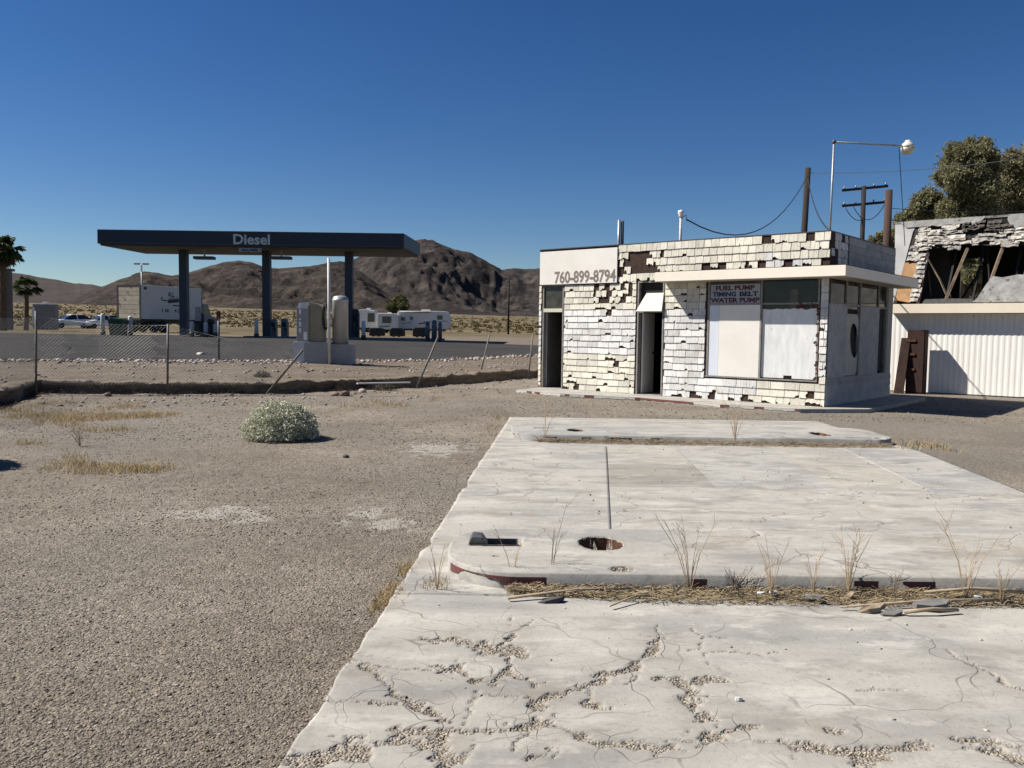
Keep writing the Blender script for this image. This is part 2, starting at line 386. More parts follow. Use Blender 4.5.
# ------------------------------------------------------------------ asphalt road and lot of the station
asphalt = mat('asphalt', (0.034, 0.033, 0.032), (0.046, 0.044, 0.042), scale=0.35, rough=1.0, spec=0.1, bump=0.006, bscale=60, speck=((0.075, 0.072, 0.068), 45, 0.66))
def road():
    near = [(-60, None)]; V = []; Fc = []
    # near edge about 6 m past the fence, far edge at the station islands
    A = [(-75, -14), (-35, 10), (-16.2, 22.6), (-13.2, 24.5), (-9, 25.2), (-6.0, 26.7), (-2.5, 30.2), (0.8, 35.3), (9, 42), (60, 84)]
    B = [(-110, 45), (-60, 52), (-33, 54), (-27, 53.2), (-20, 52.3), (-13, 51), (-6, 50), (2.4, 48), (20, 58), (75, 108)]
    A = np.array(A, float); B = np.array(B, float)
    ta = np.linspace(0, len(A) - 1, 240); k = np.arange(len(A))
    a = np.stack([np.interp(ta, k, A[:, 0]), np.interp(ta, k, A[:, 1])], 1); b = np.stack([np.interp(ta, k, B[:, 0]), np.interp(ta, k, B[:, 1])], 1)
    a += np.stack([fbm(ta * 9, ta * 0, 3), fbm(ta * 9, ta * 0 + 7, 3)], 1) * 0.5
    ts = np.linspace(0, 1, 30)
    P = a[:, None] * (1 - ts)[None, :, None] + b[:, None] * ts[None, :, None]
    Z = terrain(P[..., 0], P[..., 1], rough=False) + 0.035
    idx = np.arange(240 * 30).reshape(240, 30)
    f = np.stack([idx[:-1, :-1], idx[1:, :-1], idx[1:, 1:], idx[:-1, 1:]], -1).reshape(-1, 4)
    me = mesh_np('road', np.concatenate([P, Z[..., None]], -1).reshape(-1, 3), f)
    o = link('road', me, asphalt, smooth=True); tag(o, kind='structure'); return o
road()

# ------------------------------------------------------------------ hills
def rock_material(name, c1, c2, c3, sc):
    m, nt, p, out = _new(name)
    P = pos(nt)
    col = ramp(nt, noise_n(nt, P, sc, 8, 0.68), [(0.32, c1), (0.5, c2), (0.68, c3)])
    nt.links.new(col, p.inputs['Base Color']); p.inputs['Roughness'].default_value = 1.0; p.inputs['Specular IOR Level'].default_value = 0.05
    bumpn(nt, p, noise_n(nt, P, sc * 2.2, 9, 0.72), 10.0)
    return m
def hill(name, pts, d0, d1, seed, m, amp=0.3, step=1.6, rows=130, fscale=1 / 240.0):
    px = np.arange(pts[0][0], pts[-1][0] + step, step); pp = np.array(pts, float)
    ry = np.interp(px, pp[:, 0], pp[:, 1]) + 1.6 * fbm(px / 9 + seed, px * 0 + seed, 3)
    s = np.linspace(0, 1, rows); V = np.zeros((rows + 3, len(px), 3))
    for j, (x, y) in enumerate(zip(px, ry)):
        r = ray(x, y); top = CAM_H + r.z / r.y * d1
        dep = d0 + (d1 - d0) * s
        X = r.x / r.y * dep
        z0 = terrain(np.array([X[0]]), np.array([d0]), False)[0] - 1.0
        V[:rows, j, 0] = X; V[:rows, j, 1] = dep
        prof = s ** 1.25
        V[:rows, j, 2] = z0 + (top - z0) * prof
        for q, (dd, fz) in enumerate(((1.12, 0.75), (1.3, 0.35), (1.6, 0.0))):
            V[rows + q, j] = (r.x / r.y * d1 * dd, d1 * dd, z0 + (top - z0) * fz)
    R = ridged(V[:rows, :, 0] * fscale + seed, V[:rows, :, 1] * fscale * 0.8 + seed, 5) - 0.55 + 0.22 * (ridged(V[:rows, :, 0] * fscale * 5 + seed, V[:rows, :, 1] * fscale * 4 + seed, 4) - 0.5)
    hgt = (V[:rows, :, 2] - V[0:1, :, 2]); env = np.sin(np.pi * np.clip(s, 0, 1) ** 0.8)[:, None] ** 0.7
    full = (V[rows - 1:rows, :, 2] - V[0:1, :, 2])
    V[:rows, :, 2] += R * env * full * amp
    n, k = V.shape[:2]; idx = np.arange(n * k).reshape(n, k)
    f = np.stack([idx[:-1, :-1], idx[:-1, 1:], idx[1:, 1:], idx[1:, :-1]], -1).reshape(-1, 4)
    o = link(name, mesh_np(name, V.reshape(-1, 3), f), m, smooth=True); tag(o, kind='structure'); return o
hm_far = rock_material('far_ridge_rock', (0.048, 0.040, 0.040), (0.060, 0.050, 0.048), (0.075, 0.062, 0.056), 0.004)
hm_big = rock_material('mountain_rock', (0.026, 0.023, 0.0235), (0.047, 0.0405, 0.0385), (0.098, 0.082, 0.071), 0.02)
hm_low = rock_material('low_hill_rock', (0.028, 0.024, 0.0235), (0.050, 0.042, 0.038), (0.105, 0.085, 0.069), 0.024)
hill('hills', [(-420, 262), (-200, 268), (0, 271), (14, 273), (40, 277), (73, 283), (91, 284), (112, 289), (160, 300), (220, 312)], 2600, 5200, 3.0, hm_far, amp=0.15, fscale=1 / 700)
hill('hills', [(300, 305), (330, 272), (345, 262), (365, 255), (385, 247), (404, 243), (418, 240.5), (424, 240.5), (435, 243), (456, 250), (472, 253), (489, 263), (502, 270), (515, 268.5), (538, 268.5), (570, 272), (640, 268), (720, 275), (850, 284), (1100, 290), (1500, 300)], 1250, 2300, 11.0, hm_big, amp=0.62, fscale=1 / 190.0)
hill('hills', [(60, 306), (80, 296), (101, 287), (125, 277.5), (145, 272), (158, 273), (172, 276), (188, 273), (205, 267), (223, 262), (240, 260), (250, 262), (256, 264), (266, 268), (282, 268.5), (298, 267), (317, 265), (329, 262), (345, 262), (362, 272), (385, 290), (410, 304), (440, 311)], 900, 1500, 23.0, hm_low, amp=0.60, fscale=1 / 120)

# ------------------------------------------------------------------ desert scrub
def scrub():
    n = 9000
    y = 62 * (700 / 62) ** rng.random(n); x = (rng.random(n) * 1.6 - 0.72) * y
    d = fence_dist(x, y); ok = (d > 30) & ~((y < 120) & (x > -55) & (x < 3)); x, y = x[ok], y[ok]; n = len(x)
    z = terrain(x, y); r = rng.uniform(0.2, 0.6, n) * np.clip(y / 160, 0.8, 1.8)
    k = 18
    C = np.repeat(np.stack([x, y, z], 1), k, 0); rr = np.repeat(r, k)
    o = rng.normal(size=(n * k, 3)); o /= np.linalg.norm(o, axis=1, keepdims=True); o[:, 2] = np.abs(o[:, 2]) * 0.8
    C = C + o * rr[:, None] * rng.uniform(0.4, 1, (n * k, 1))
    me = leaf_mesh('desert_scrub', C, rr * 0.42, 0.55)
    ob = link('desert_scrub', me, leaf_mat('scrub_leaves', (0.070, 0.056, 0.024), (0.23, 0.175, 0.075), trans=0.1))
    tag(ob, 'low olive and straw coloured scrub on the desert flat', 'scrub', kind='stuff')
scrub()

# ------------------------------------------------------------------ concrete forecourt
def concrete(name, c1, c2, stain=0.35):
    m, nt, p, out = _new(name)
    P = pos(nt); S = scaled(nt, P, (0.75, 1.25, 1))
    col = ramp(nt, noise_n(nt, S, 1.3, 6, 0.6), [(0.3, c1), (0.7, c2)])
    dk = tuple(x * 0.55 for x in c1)
    col = mixc(nt, ramp(nt, noise_n(nt, S, 2.2, 8, 0.66), [(0.50, (0, 0, 0)), (0.64, (stain + 0.25,) * 3)]), col, dk)
    bl = (c1[0] * 0.66, c1[1] * 0.70, c1[2] * 0.78)
    col = mixc(nt, ramp(nt, noise_n(nt, scaled(nt, P, (0.5, 1.25, 1)), 1.1, 6, 0.66), [(0.47, (0, 0, 0)), (0.60, (0.55,) * 3)]), col, bl)
    lt = tuple(min(0.6, x * 1.22) for x in c2)
    col = mixc(nt, ramp(nt, noise_n(nt, scaled(nt, P, (0.6, 1.4, 1)), 3.1, 7, 0.7), [(0.53, (0, 0, 0)), (0.62, (0.55,) * 3)]), col, lt)
    col = mixc(nt, ramp(nt, noise_n(nt, P, 34, 6, 0.8), [(0.55, (0, 0, 0)), (0.66, (0.45,) * 3)]), col, (0.13, 0.118, 0.104))
    col = mixc(nt, ramp(nt, noise_n(nt, P, 9, 5, 0.75), [(0.60, (0, 0, 0)), (0.64, (0.35,) * 3)]), col, (0.15, 0.14, 0.125))
    col = mixc(nt, ramp(nt, noise_n(nt, P, 2.3, 3, 0.5), [(0.60, (0, 0, 0)), (0.72, (0.4,) * 3)]), col, (0.24, 0.185, 0.12))
    # fine map cracking
    wv = N(nt, 'ShaderNodeVectorMath', operation='ADD'); nz = N(nt, 'ShaderNodeTexNoise'); nz.inputs['Scale'].default_value = 2.5; nt.links.new(P, nz.inputs['Vector'])
    nt.links.new(P, wv.inputs[0]); nt.links.new(scaled(nt, nz.outputs['Color'], (0.5, 0.5, 0)), wv.inputs[1])
    vo = N(nt, 'ShaderNodeTexVoronoi', feature='DISTANCE_TO_EDGE'); vo.inputs['Scale'].default_value = 1.5; nt.links.new(wv.outputs[0], vo.inputs['Vector'])
    line = ramp(nt, vo.outputs['Distance'], [(0.0, (1, 1, 1)), (0.009, (0, 0, 0))])
    lm = mathn(nt, 'MULTIPLY', line, ramp(nt, noise_n(nt, P, 0.8, 3), [(0.47, (0, 0, 0)), (0.55, (0.75,) * 3)]))
    vf = N(nt, 'ShaderNodeTexVoronoi', feature='DISTANCE_TO_EDGE'); vf.inputs['Scale'].default_value = 5.0; nt.links.new(wv.outputs[0], vf.inputs['Vector'])
    l2 = ramp(nt, vf.outputs['Distance'], [(0.0, (1, 1, 1)), (0.022, (0, 0, 0))])
    zn = mathn(nt, 'MULTIPLY', attr(nt, 'near_break').outputs['Fac'], ramp(nt, noise_n(nt, P, 3.0, 3), [(0.45, (0, 0, 0)), (0.55, (0.9,) * 3)]))
    lm = mathn(nt, 'MAXIMUM', lm, mathn(nt, 'MULTIPLY', l2, zn))
    col = mixc(nt, mathn(nt, 'MULTIPLY', attr(nt, 'near_break').outputs['Fac'], 0.30), col, (0.17, 0.158, 0.14))
    col = mixc(nt, lm, col, (0.11, 0.10, 0.09))
    # broken places filled with grit (from the mesh)
    ck = attr(nt, 'crack').outputs['Fac']
    v2 = N(nt, 'ShaderNodeTexVoronoi'); v2.inputs['Scale'].default_value = 85; nt.links.new(P, v2.inputs['Vector'])
    grit = ramp(nt, v2.outputs['Color'], [(0.05, (0.095, 0.079, 0.062)), (0.45, (0.225, 0.193, 0.153)), (0.95, (0.38, 0.34, 0.28))])
    col = mixc(nt, ck, col, grit)
    nt.links.new(col, p.inputs['Base Color']); p.inputs['Roughness'].default_value = 0.85; p.inputs['Specular IOR Level'].default_value = 0.25
    h = mathn(nt, 'ADD', mathn(nt, 'MULTIPLY', noise_n(nt, P, 40, 5, 0.7), 0.35), mathn(nt, 'MULTIPLY', mathn(nt, 'MULTIPLY', v2.outputs['Distance'], ck), -2.0))
    h = mathn(nt, 'SUBTRACT', h, mathn(nt, 'MULTIPLY', lm, 0.5))
    bumpn(nt, p, h, 0.006)
    return m
con_a = concrete('concrete_pale', (0.318, 0.302, 0.268), (0.376, 0.359, 0.322))
con_b = concrete('concrete_cream', (0.338, 0.317, 0.273), (0.378, 0.355, 0.31), 0.25)
con_c = concrete('concrete_grey', (0.25, 0.235, 0.203), (0.29, 0.273, 0.238), 0.3)
con_d = concrete('concrete_bluish', (0.305, 0.294, 0.268), (0.355, 0.343, 0.315), 0.3)

def seg_dist(X, Y, pts):
    best = np.full(X.shape, 1e9)
    for (ax, ay), (bx, by) in zip(pts[:-1], pts[1:]):
        dx, dy = bx - ax, by - ay; t = np.clip(((X - ax) * dx + (Y - ay) * dy) / (dx * dx + dy * dy + 1e-9), 0, 1)
        best = np.minimum(best, np.hypot(X - ax - t * dx, Y - ay - t * dy))
    return best
def zpts(pts, ox, oy, s): return [tuple(G(ox + x / s, oy + y / s)[:2]) for x, y in pts]
WIDE = []; THIN = []
for w, pts in ((0.05, [(360, 215), (440, 222), (520, 235), (560, 250), (630, 262)]), (0.10, [(520, 235), (570, 250), (610, 245)]), (0.03, [(560, 250), (600, 200)]),
               (0.055, [(590, 255), (585, 300), (540, 330), (490, 330), (460, 292), (425, 300)]), (0.05, [(585, 300), (650, 330)]), (0.035, [(180, 275), (240, 300), (280, 350), (340, 380), (400, 405), (425, 430)]),
               (0.045, [(230, 375), (340, 385), (400, 402)]), (0.06, [(645, 395), (700, 365), (780, 340), (850, 305), (900, 280)]), (0.03, [(900, 280), (960, 240), (975, 215)]), (0.05, [(780, 385), (830, 400)]),
               (0.05, [(300, 470), (350, 455), (420, 450), (500, 460), (580, 460), (660, 440), (700, 435)]), (0.06, [(310, 480), (370, 490), (420, 455)]), (0.05, [(420, 450), (400, 500), (420, 560)]),
               (0.045, [(780, 465), (850, 480), (930, 490), (1024, 500)]), (0.10, [(80, 540), (150, 512), (210, 510)]), (0.05, [(640, 530), (690, 515)])):
    WIDE.append((w, zpts(pts, 280, 560, 2.56)))
for w, pts in ((0.05, [(0, 290), (30, 280)]), (0.05, [(80, 315), (130, 320), (170, 350), (180, 390), (220, 420)]), (0.05, [(170, 330), (230, 322)]), (0.05, [(190, 470), (250, 455), (330, 440)]),
               (0.045, [(410, 490), (480, 500), (560, 505), (640, 510), (700, 510), (760, 495)]), (0.07, [(440, 505), (560, 515), (660, 518)]), (0.035, [(870, 480), (940, 485), (1010, 500)]), (0.05, [(880, 500), (960, 512), (1010, 525)]),
               (0.022, [(905, 290), (940, 310), (965, 330)]), (0.02, [(965, 330), (1024, 350)]), (0.05, [(0, 490), (60, 492), (100, 500)]), (0.03, [(535, 460), (560, 468)])):
    WIDE.append((w, zpts(pts, 624, 560, 2.56)))
for pts in ([(505, 350), (480, 400), (455, 435)], [(180, 268), (300, 295), (420, 300)], [(100, 380), (180, 380), (260, 370)], [(520, 355), (600, 360), (650, 372)], [(600, 200), (588, 165)], [(612, 190), (648, 165)],
            [(820, 400), (790, 370), (800, 345)], [(900, 285), (910, 320), (890, 345)], [(700, 435), (780, 465)], [(500, 460), (480, 500), (440, 532)], [(600, 510), (640, 470), (660, 440)], [(700, 480), (720, 520)], [(-40, 300), (100, 300), (180, 275)]):
    THIN.append(zpts(pts, 280, 560, 2.56))
for pts in ([(765, 210), (830, 250), (905, 290)], [(185, 190), (215, 215), (205, 240), (160, 250)], [(215, 215), (270, 215)], [(215, 255), (300, 250), (390, 255)], [(215, 255), (235, 290)], [(95, 220), (90, 180)], [(350, 490), (410, 490)], [(760, 495), (860, 490), (1100, 497)],
            [(0, 480), (100, 480), (190, 470)], [(600, 350), (640, 345), (720, 348)], [(40, 210), (95, 207)], [(220, 420), (260, 450)]):
    THIN.append(zpts(pts, 624, 560, 2.56))

def panel(name, quad, res, z, m, parent, wide=(), thin=(), edge=0.02, thick=0.12, ragged=None, rims=False):
    """a concrete panel: a fine grid between four corners with broken places sunk and its rim turned down"""
    q = [Vector((c[0], c[1], 0)) for c in quad]
    nu = max(2, int(max((q[1] - q[0]).length, (q[2] - q[3]).length) / res)); nv = max(2, int(max((q[3] - q[0]).length, (q[2] - q[1]).length) / res))
    u = np.linspace(0, 1, nu)[None, :]; v = np.linspace(0, 1, nv)[:, None]
    X = (q[0].x * (1 - u) + q[1].x * u) * (1 - v) + (q[3].x * (1 - u) + q[2].x * u) * v
    Y = (q[0].y * (1 - u) + q[1].y * u) * (1 - v) + (q[3].y * (1 - u) + q[2].y * u) * v
    if ragged:      # break the left rim a little
        X = X + (1 - u) ** 60 * ragged * (0.25 * fbm(X * 0 + Y * 1.7, Y * 0, 3) + 0.35 * fbm(X * 0 + Y * 5.0, Y * 0 + 3, 6) + 1.6 * np.maximum(0.0, fbm(X * 0 + Y * 2.6, Y * 0 + 9, 5) - 0.16))
    ck = np.zeros(X.shape); dep = np.zeros(X.shape)
    wob = 0.10 + 4.2 * np.clip(fbm(X * 7, Y * 7, 2) * 0.5 + fbm(X * 26, Y * 26, 4) * 0.9 + 0.5, 0, 1.1) ** 2.6; nb = np.zeros(X.shape)
    wx = X + 0.10 * fbm(X * 6, Y * 6 + 4, 5) + 0.03 * fbm(X * 30, Y * 30 + 4, 3); wy = Y + 0.10 * fbm(X * 6 + 9, Y * 6, 5) + 0.03 * fbm(X * 30 + 9, Y * 30, 3)
    for w, pts in wide:
        d = seg_dist(wx, wy, pts); k = np.clip((1.0 - d / (w * 0.58 * wob)) * 3.5, 0, 1); ck = np.maximum(ck, k); dep = np.maximum(dep, k * 0.009); nb = np.maximum(nb, np.exp(-(d / 0.16) ** 2))
        k2 = np.clip(1.0 - d / 0.008, 0, 1); ck = np.maximum(ck, k2); dep = np.maximum(dep, k2 * 0.012)
    for pts in thin:
        d = seg_dist(wx, wy, pts); k = np.clip(1.15 - d / 0.0065, 0, 1) * (fbm(X * 5, Y * 5, 2) > -0.16); ck = np.maximum(ck, k * 0.75); dep = np.maximum(dep, k * 0.008)
    Z = z + 0.006 * fbm(X * 0.9, Y * 0.9, 3) - dep + (ck > 0.5) * 0.012 * (fbm(X * 30, Y * 30, 3))
    top = np.stack([X, Y, Z], -1)
    n = nu * nv; idx = np.arange(n).reshape(nv, nu)
    f = np.stack([idx[:-1, :-1], idx[:-1, 1:], idx[1:, 1:], idx[1:, :-1]], -1).reshape(-1, 4)
    rim = np.concatenate([idx[0, :-1], idx[:-1, -1], idx[-1, :0:-1], idx[:0:-1, 0]])
    V = top.reshape(-1, 3); low = V[rim].copy(); low[:, 2] = z - thick
    if not (rims or ragged): rim = rim[:0]; low = low[:0]
    k = len(rim); a = rim; b = np.roll(rim, -1); c = n + np.arange(k); d_ = np.roll(c, -1)
    f = np.concatenate([f, np.stack([b, a, c, d_], 1)])
    me = mesh_np(name, np.concatenate([V, low]), f); set_attr(me, 'crack', np.concatenate([ck.ravel(), np.zeros(k)])); set_attr(me, 'near_break', np.concatenate([nb.ravel(), np.zeros(k)]))
    return link(name, me, m, parent)
slab = empty('concrete_forecourt'); tag(slab, 'cracked pale concrete forecourt slab with two pump islands', 'slab', kind='structure')
def LE(y): p = 510 + (y - 418) * (283 - 510) / 350.0; return (p, y)     # left rim of the slab in the picture
# front slab
fl0, fl1 = G(*LE(596)), G(*LE(900))
panel('panel', [G(*LE(900)), (5.2, fl1.y), (5.2, 4.56), (fl0.x, 4.66)], 0.0135, 0.03, con_a, slab, WIDE, THIN, ragged=0.12)
b0 = G(*LE(447)); b1 = G(*LE(595))
j0 = G(607, 447); j1 = G(612, 541); jd = (j1 - j0)
def on_joint(y): t = (y - j0.y) / jd.y; return Vector((j0.x + jd.x * t, y, 0))
Yf, Yn = b0.y, 4.70
gap = 0.004
MT = [zpts([(0, 275), (60, 290), (105, 335)], 700, 380, 3.16), zpts([(0, 40), (60, 55), (120, 50), (200, 95)], 440, 440, 3.4), zpts([(150, 190), (300, 200), (420, 170), (600, 190)], 700, 440, 3.16),
      zpts([(30, 205), (130, 214), (260, 208)], 420, 480, 3.413), zpts([(40, 340), (240, 330), (330, 345)], 700, 380, 3.16), zpts([(300, 330), (520, 300), (760, 320), (1024, 300)], 700, 400, 3.16),
      zpts([(0, 205), (80, 200), (140, 205), (190, 240)], 700, 480, 3.16)]
def bl(p, dx): return Vector((p.x + dx, p.y, 0))
panel('panel', [(G(*LE(596)).x, Yn), bl(on_joint(Yn), -gap), bl(on_joint(Yf), -gap), (b0.x, Yf)], 0.03, 0.022, con_a, slab, thin=MT, ragged=0.09)
yB = G(607, 466).y; yC = G(607, 489).y
panel('panel', [bl(on_joint(yB), 0), G(692, 466.5), G(673, 447.5), bl(on_joint(Yf), 0)], 0.035, 0.022, con_b, slab, thin=MT)
panel('panel', [bl(on_joint(yC), 0), G(716, 489.5), G(692, 466.5), bl(on_joint(yB - 0.004), 0)], 0.035, 0.022, con_c, slab, thin=MT)
W0 = G(716, 489.6); W1 = Vector((5.04, G(1030, 498).y, 0))
def bline(px, py): x = G(px, py).x; t = (x - W0.x) / (W1.x - W0.x); return W0.lerp(W1, t)
panel('panel', [W0, bline(842.5, 493), G(771, 449), G(673, 447.5)], 0.035, 0.022, con_d, slab, thin=MT)
panel('panel', [bline(842.5, 493), bline(930, 494), G(842, 450), G(771, 449)], 0.035, 0.022, con_b, slab, thin=MT)
panel('panel', [bline(930, 494), W1, (5.42, Yf - 0.004), G(842, 450)], 0.035, 0.022, con_d, slab, thin=MT, rims=True)
panel('panel', [bl(on_joint(Yn), 0), (2.0, Yn), W0, bl(on_joint(yC - 0.004), 0)], 0.03, 0.022, con_a, slab, thin=MT)
panel('panel', [(2.0, Yn), (5.1, Yn), W1, W0], 0.03, 0.022, con_a, slab, thin=MT)
# far slab under the second island
panel('panel', [(b0.x, Yf + 0.012), (5.42, Yf), (5.40, 14.5), (G(*LE(418)).x, 14.5)], 0.045, 0.021, con_a, slab, thin=[zpts([(0, 120), (140, 180)], 600, 400, 4.2)], rims=True)

rust = mat('rusty_iron', (0.05, 0.022, 0.012), (0.11, 0.045, 0.022), scale=18, rough=0.9, bump=0.004, bscale=60)
dark_dirt = mat('dark_dirt', (0.03, 0.025, 0.02), (0.06, 0.05, 0.04), scale=12, bump=0.01)
red_paint = mat('flaking_red_paint', (0.17, 0.035, 0.028), (0.11, 0.05, 0.045), scale=14, rough=0.7, bump=0.002, bscale=80)
HOLES = []
def island(name, x0, x1, yf, yb, h, rl, rr, res, holes, m, slope=0.0, thin=()):
    """raised kerbed island: rounded ends, holes sunk into its top"""
    nx_ = int((x1 - x0) / res); ny_ = int((yb - yf) / res)
    t = np.linspace(0, 1, nx_); 
    t = np.concatenate([np.linspace(0, 0.1, 30)[:-1] ** 1.0, np.linspace(0.1, 1, nx_)]) if rl else t
    X1 = x0 + (x1 - x0) * t; v = np.linspace(0, 1, ny_)[:, None]
    def inset(x):
        o = np.zeros_like(x)
        if rl: k = np.clip((x0 + rl - x) / rl, 0, 1); o = np.maximum(o, rl * (1 - np.sqrt(np.maximum(0, 1 - k * k))))
        if rr: k = np.clip((x - x1 + rr) / rr, 0, 1); o = np.maximum(o, rr * (1 - np.sqrt(np.maximum(0, 1 - k * k))))
        return o
    I = np.minimum(inset(X1), (yb - yf) * 0.46)
    X = np.repeat(X1[None], ny_, 0); Y = (yf + I)[None] * (1 - v) + (yb - I)[None] * v + slope * (X - x0)
    Z = np.full(X.shape, h) + 0.007 * fbm(X * 1.3, Y * 1.3, 3); ck = np.zeros(X.shape)
    e = np.minimum(v, 1 - v) * (yb - yf); Z = Z - 0.010 * np.clip(1 - e / 0.025, 0, 1) ** 2
    chip = np.clip(fbm(X * 2.1, Y * 0 + 3, 4) * 6 - 0.9, 0, 1) * np.clip(1 - e / 0.05, 0, 1); Z -= 0.03 * chip; ck = np.maximum(ck, chip * 0.7)
    for kind, cx, cy, a, b, dep in holes:
        if kind == 'o': q = np.hypot((X - cx) / a, (Y - cy) / b) + 0.12 * fbm(X * 14, Y * 14, 3); mk = q < 1
        else: mk = (np.abs(X - cx) < a) & (np.abs(Y - cy) < b)
        Z = np.where(mk, h - dep, Z); ck = np.where(mk, 1.0, ck)
        if kind == 'o': ck = np.maximum(ck, np.clip(1.35 - q, 0, 0.3) * 1.5); HOLES.append((cx, cy, a, b, h, dep))
    for pts in thin:
        d = seg_dist(X, Y, pts); k = np.clip(1.2 - d / (res * 0.7), 0, 1); ck = np.maximum(ck, k * 0.7); Z -= k * 0.008
    nv_, nu_ = X.shape; n = nu_ * nv_; idx = np.arange(n).reshape(nv_, nu_)
    f = np.stack([idx[:-1, :-1], idx[:-1, 1:], idx[1:, 1:], idx[1:, :-1]], -1).reshape(-1, 4)
    rim = np.concatenate([idx[0, :-1], idx[:-1, -1], idx[-1, :0:-1], idx[:0:-1, 0]])
    V = np.stack([X, Y, Z], -1).reshape(-1, 3); low = V[rim].copy(); low[:, 2] = -0.05; k = len(rim)
    c = n + np.arange(k)
    f = np.concatenate([f, np.stack([np.roll(rim, -1), rim, c, np.roll(c, -1)], 1)])
    me = mesh_np(name, np.concatenate([V, low]), f); set_attr(me, 'crack', np.concatenate([ck.ravel(), np.zeros(k)]))
    def front(x): return yf + float(np.interp(x, X1, I)) + slope * (x - x0)
    return link(name, me, m, slab), front
hz1 = G(601, 543, 0.125); ch1 = G(494, 542, 0.125); pt1 = G(727, 551, 0.125)
isl1, front1 = island('pump_island', -0.40, 5.2, 4.80, 5.92, 0.125, 0.46, 0, 0.013,
    [('o', hz1.x, hz1.y, 0.145, 0.175, 0.16), ('r', ch1.x + 0.01, ch1.y, 0.165, 0.10, 0.10), ('o', G(622, 569, .125).x, G(622, 569, .125).y, 0.07, 0.05, 0.02), ('o', G(497, 556, .125).x, G(497, 556, .125).y, 0.013, 0.02, 0.02)], con_a, slope=0.006,
    thin=[zpts([(0, 205), (80, 200), (140, 205), (190, 240)], 700, 476, 3.16), zpts([(0, 245), (160, 250), (190, 240)], 700, 476, 3.16)])
isl2, front2 = island('pump_island', 0.0, 5.36, 11.36, 12.75, 0.115, 0.5, 0.35, 0.022,
    [('o', G(821, 434, .115).x, G(821, 434, .115).y, 0.13, 0.22, 0.12), ('r', G(545, 428, .115).x, G(545, 428, .115).y, 0.15, 0.06, 0.1), ('o', G(576, 430, .115).x, G(576, 430, .115).y, 0.12, 0.16, 0.1), ('r', G(623, 432, .115).x, G(623, 432, .115).y, 0.22, 0.04, 0.06), ('r', G(866, 438, .115).x, G(866, 438, .115).y, 0.25, 0.07, 0.08)], con_d, slope=-0.006)
def paint_strip(name, front, xa, xb, h, keep, parent, m, seed):
    mb = MB(); n = 90
    for i in range(n):
        x = xa + (xb - xa) * i / n; x2 = xa + (xb - xa) * (i + 1) / n
        if float(fbm(np.array([x * 4.0 + seed]), np.array([seed]), 3)[0]) + keep < 0: continue
        lo = h * (0.48 + 1.5 * float(fbm(np.array([x * 9]), np.array([2.2 + seed]), 3)[0])); lo2 = h * (0.48 + 1.5 * float(fbm(np.array([x2 * 9]), np.array([2.2 + seed]), 3)[0]))
        lo, lo2 = max(0.045, min(lo, h - 0.035)), max(0.045, min(lo2, h - 0.035))
        y, y2 = front(x) - 0.004, front(x2) - 0.004
        mb.add([(x, y, lo), (x2, y2, lo2), (x2, y2, h - 0.028), (x, y, h - 0.028)], [(0, 1, 2, 3)])
    return mb.build(name, m, parent)
for cx, cy, a_, b_, h_, dp in HOLES:
    if dp < 0.08: continue
    mb = MB(); n = 28
    ring = [(cx + a_ * 0.97 * math.cos(6.2832 * i / n) * (1 + 0.04 * math.sin(i * 2.3)), cy + b_ * 0.97 * math.sin(6.2832 * i / n) * (1 + 0.04 * math.sin(i * 1.7))) for i in range(n)]
    top = [h_ - 0.004 - 0.012 * random.random() for _ in ring]
    mb.add([(x, y, t) for (x, y), t in zip(ring, top)] + [(x, y, h_ - dp + 0.012) for x, y in ring], [(i, (i + 1) % n, n + (i + 1) % n, n + i) for i in range(n)] + [tuple(range(n, 2 * n))])
    mb.build('manhole_sleeve', rust, isl1 if cy < 8 else isl2, fixn=False)
paint_strip('red_kerb_paint', front1, -0.37, 0.22, 0.125, 0.07, isl1, red_paint, 1.0)
paint_strip('red_kerb_paint', front1, 0.25, 4.6, 0.125, -0.17, isl1, red_paint, 3.0)
paint_strip('red_kerb_paint', front2, 0.02, 2.4, 0.115, -0.03, isl2, red_paint, 5.0)
white_chalk = mat('old_white_paint', (0.62, 0.60, 0.54), (0.45, 0.43, 0.38), scale=20, rough=0.8)

# iron box in the channel at the head of the near island
mb = MB(); steel = mat('worn_steel', (0.16, 0.165, 0.17), (0.09, 0.08, 0.07), scale=15, rough=0.5, metal=0.6, bump=0.003)
r = empty('conduit_box', (ch1.x, ch1.y, 0.028)); tag(r, 'bent grey steel conduit box sunk in the head of the near island', 'conduit')
mb.box(-0.15, 0.16, -0.085, -0.078, 0.0, 0.10); mb.box(-0.15, 0.16, 0.078, 0.085, 0.0, 0.10); mb.box(0.153, 0.16, -0.078, 0.078, 0.0, 0.10); mb.box(-0.15, 0.16, -0.078, 0.078, 0.0, 0.008)
mb.build('tray', steel, r)
mb = MB(); mb.prism([(-0.17, 0.0), (-0.05, 0.0), (-0.04, 0.09), (-0.08, 0.145), (-0.145, 0.15), (-0.165, 0.11)], -0.07, 0.07, 'y'); mb.build('hood', steel, r, bevel=0.006)
mb = MB(); mb.tube([(-0.08, 0, 0.05), (0.05, 0.02, 0.06), (0.15, 0.01, 0.05)], 0.018, 8); mb.build('pipe', rust, r, smooth=True)

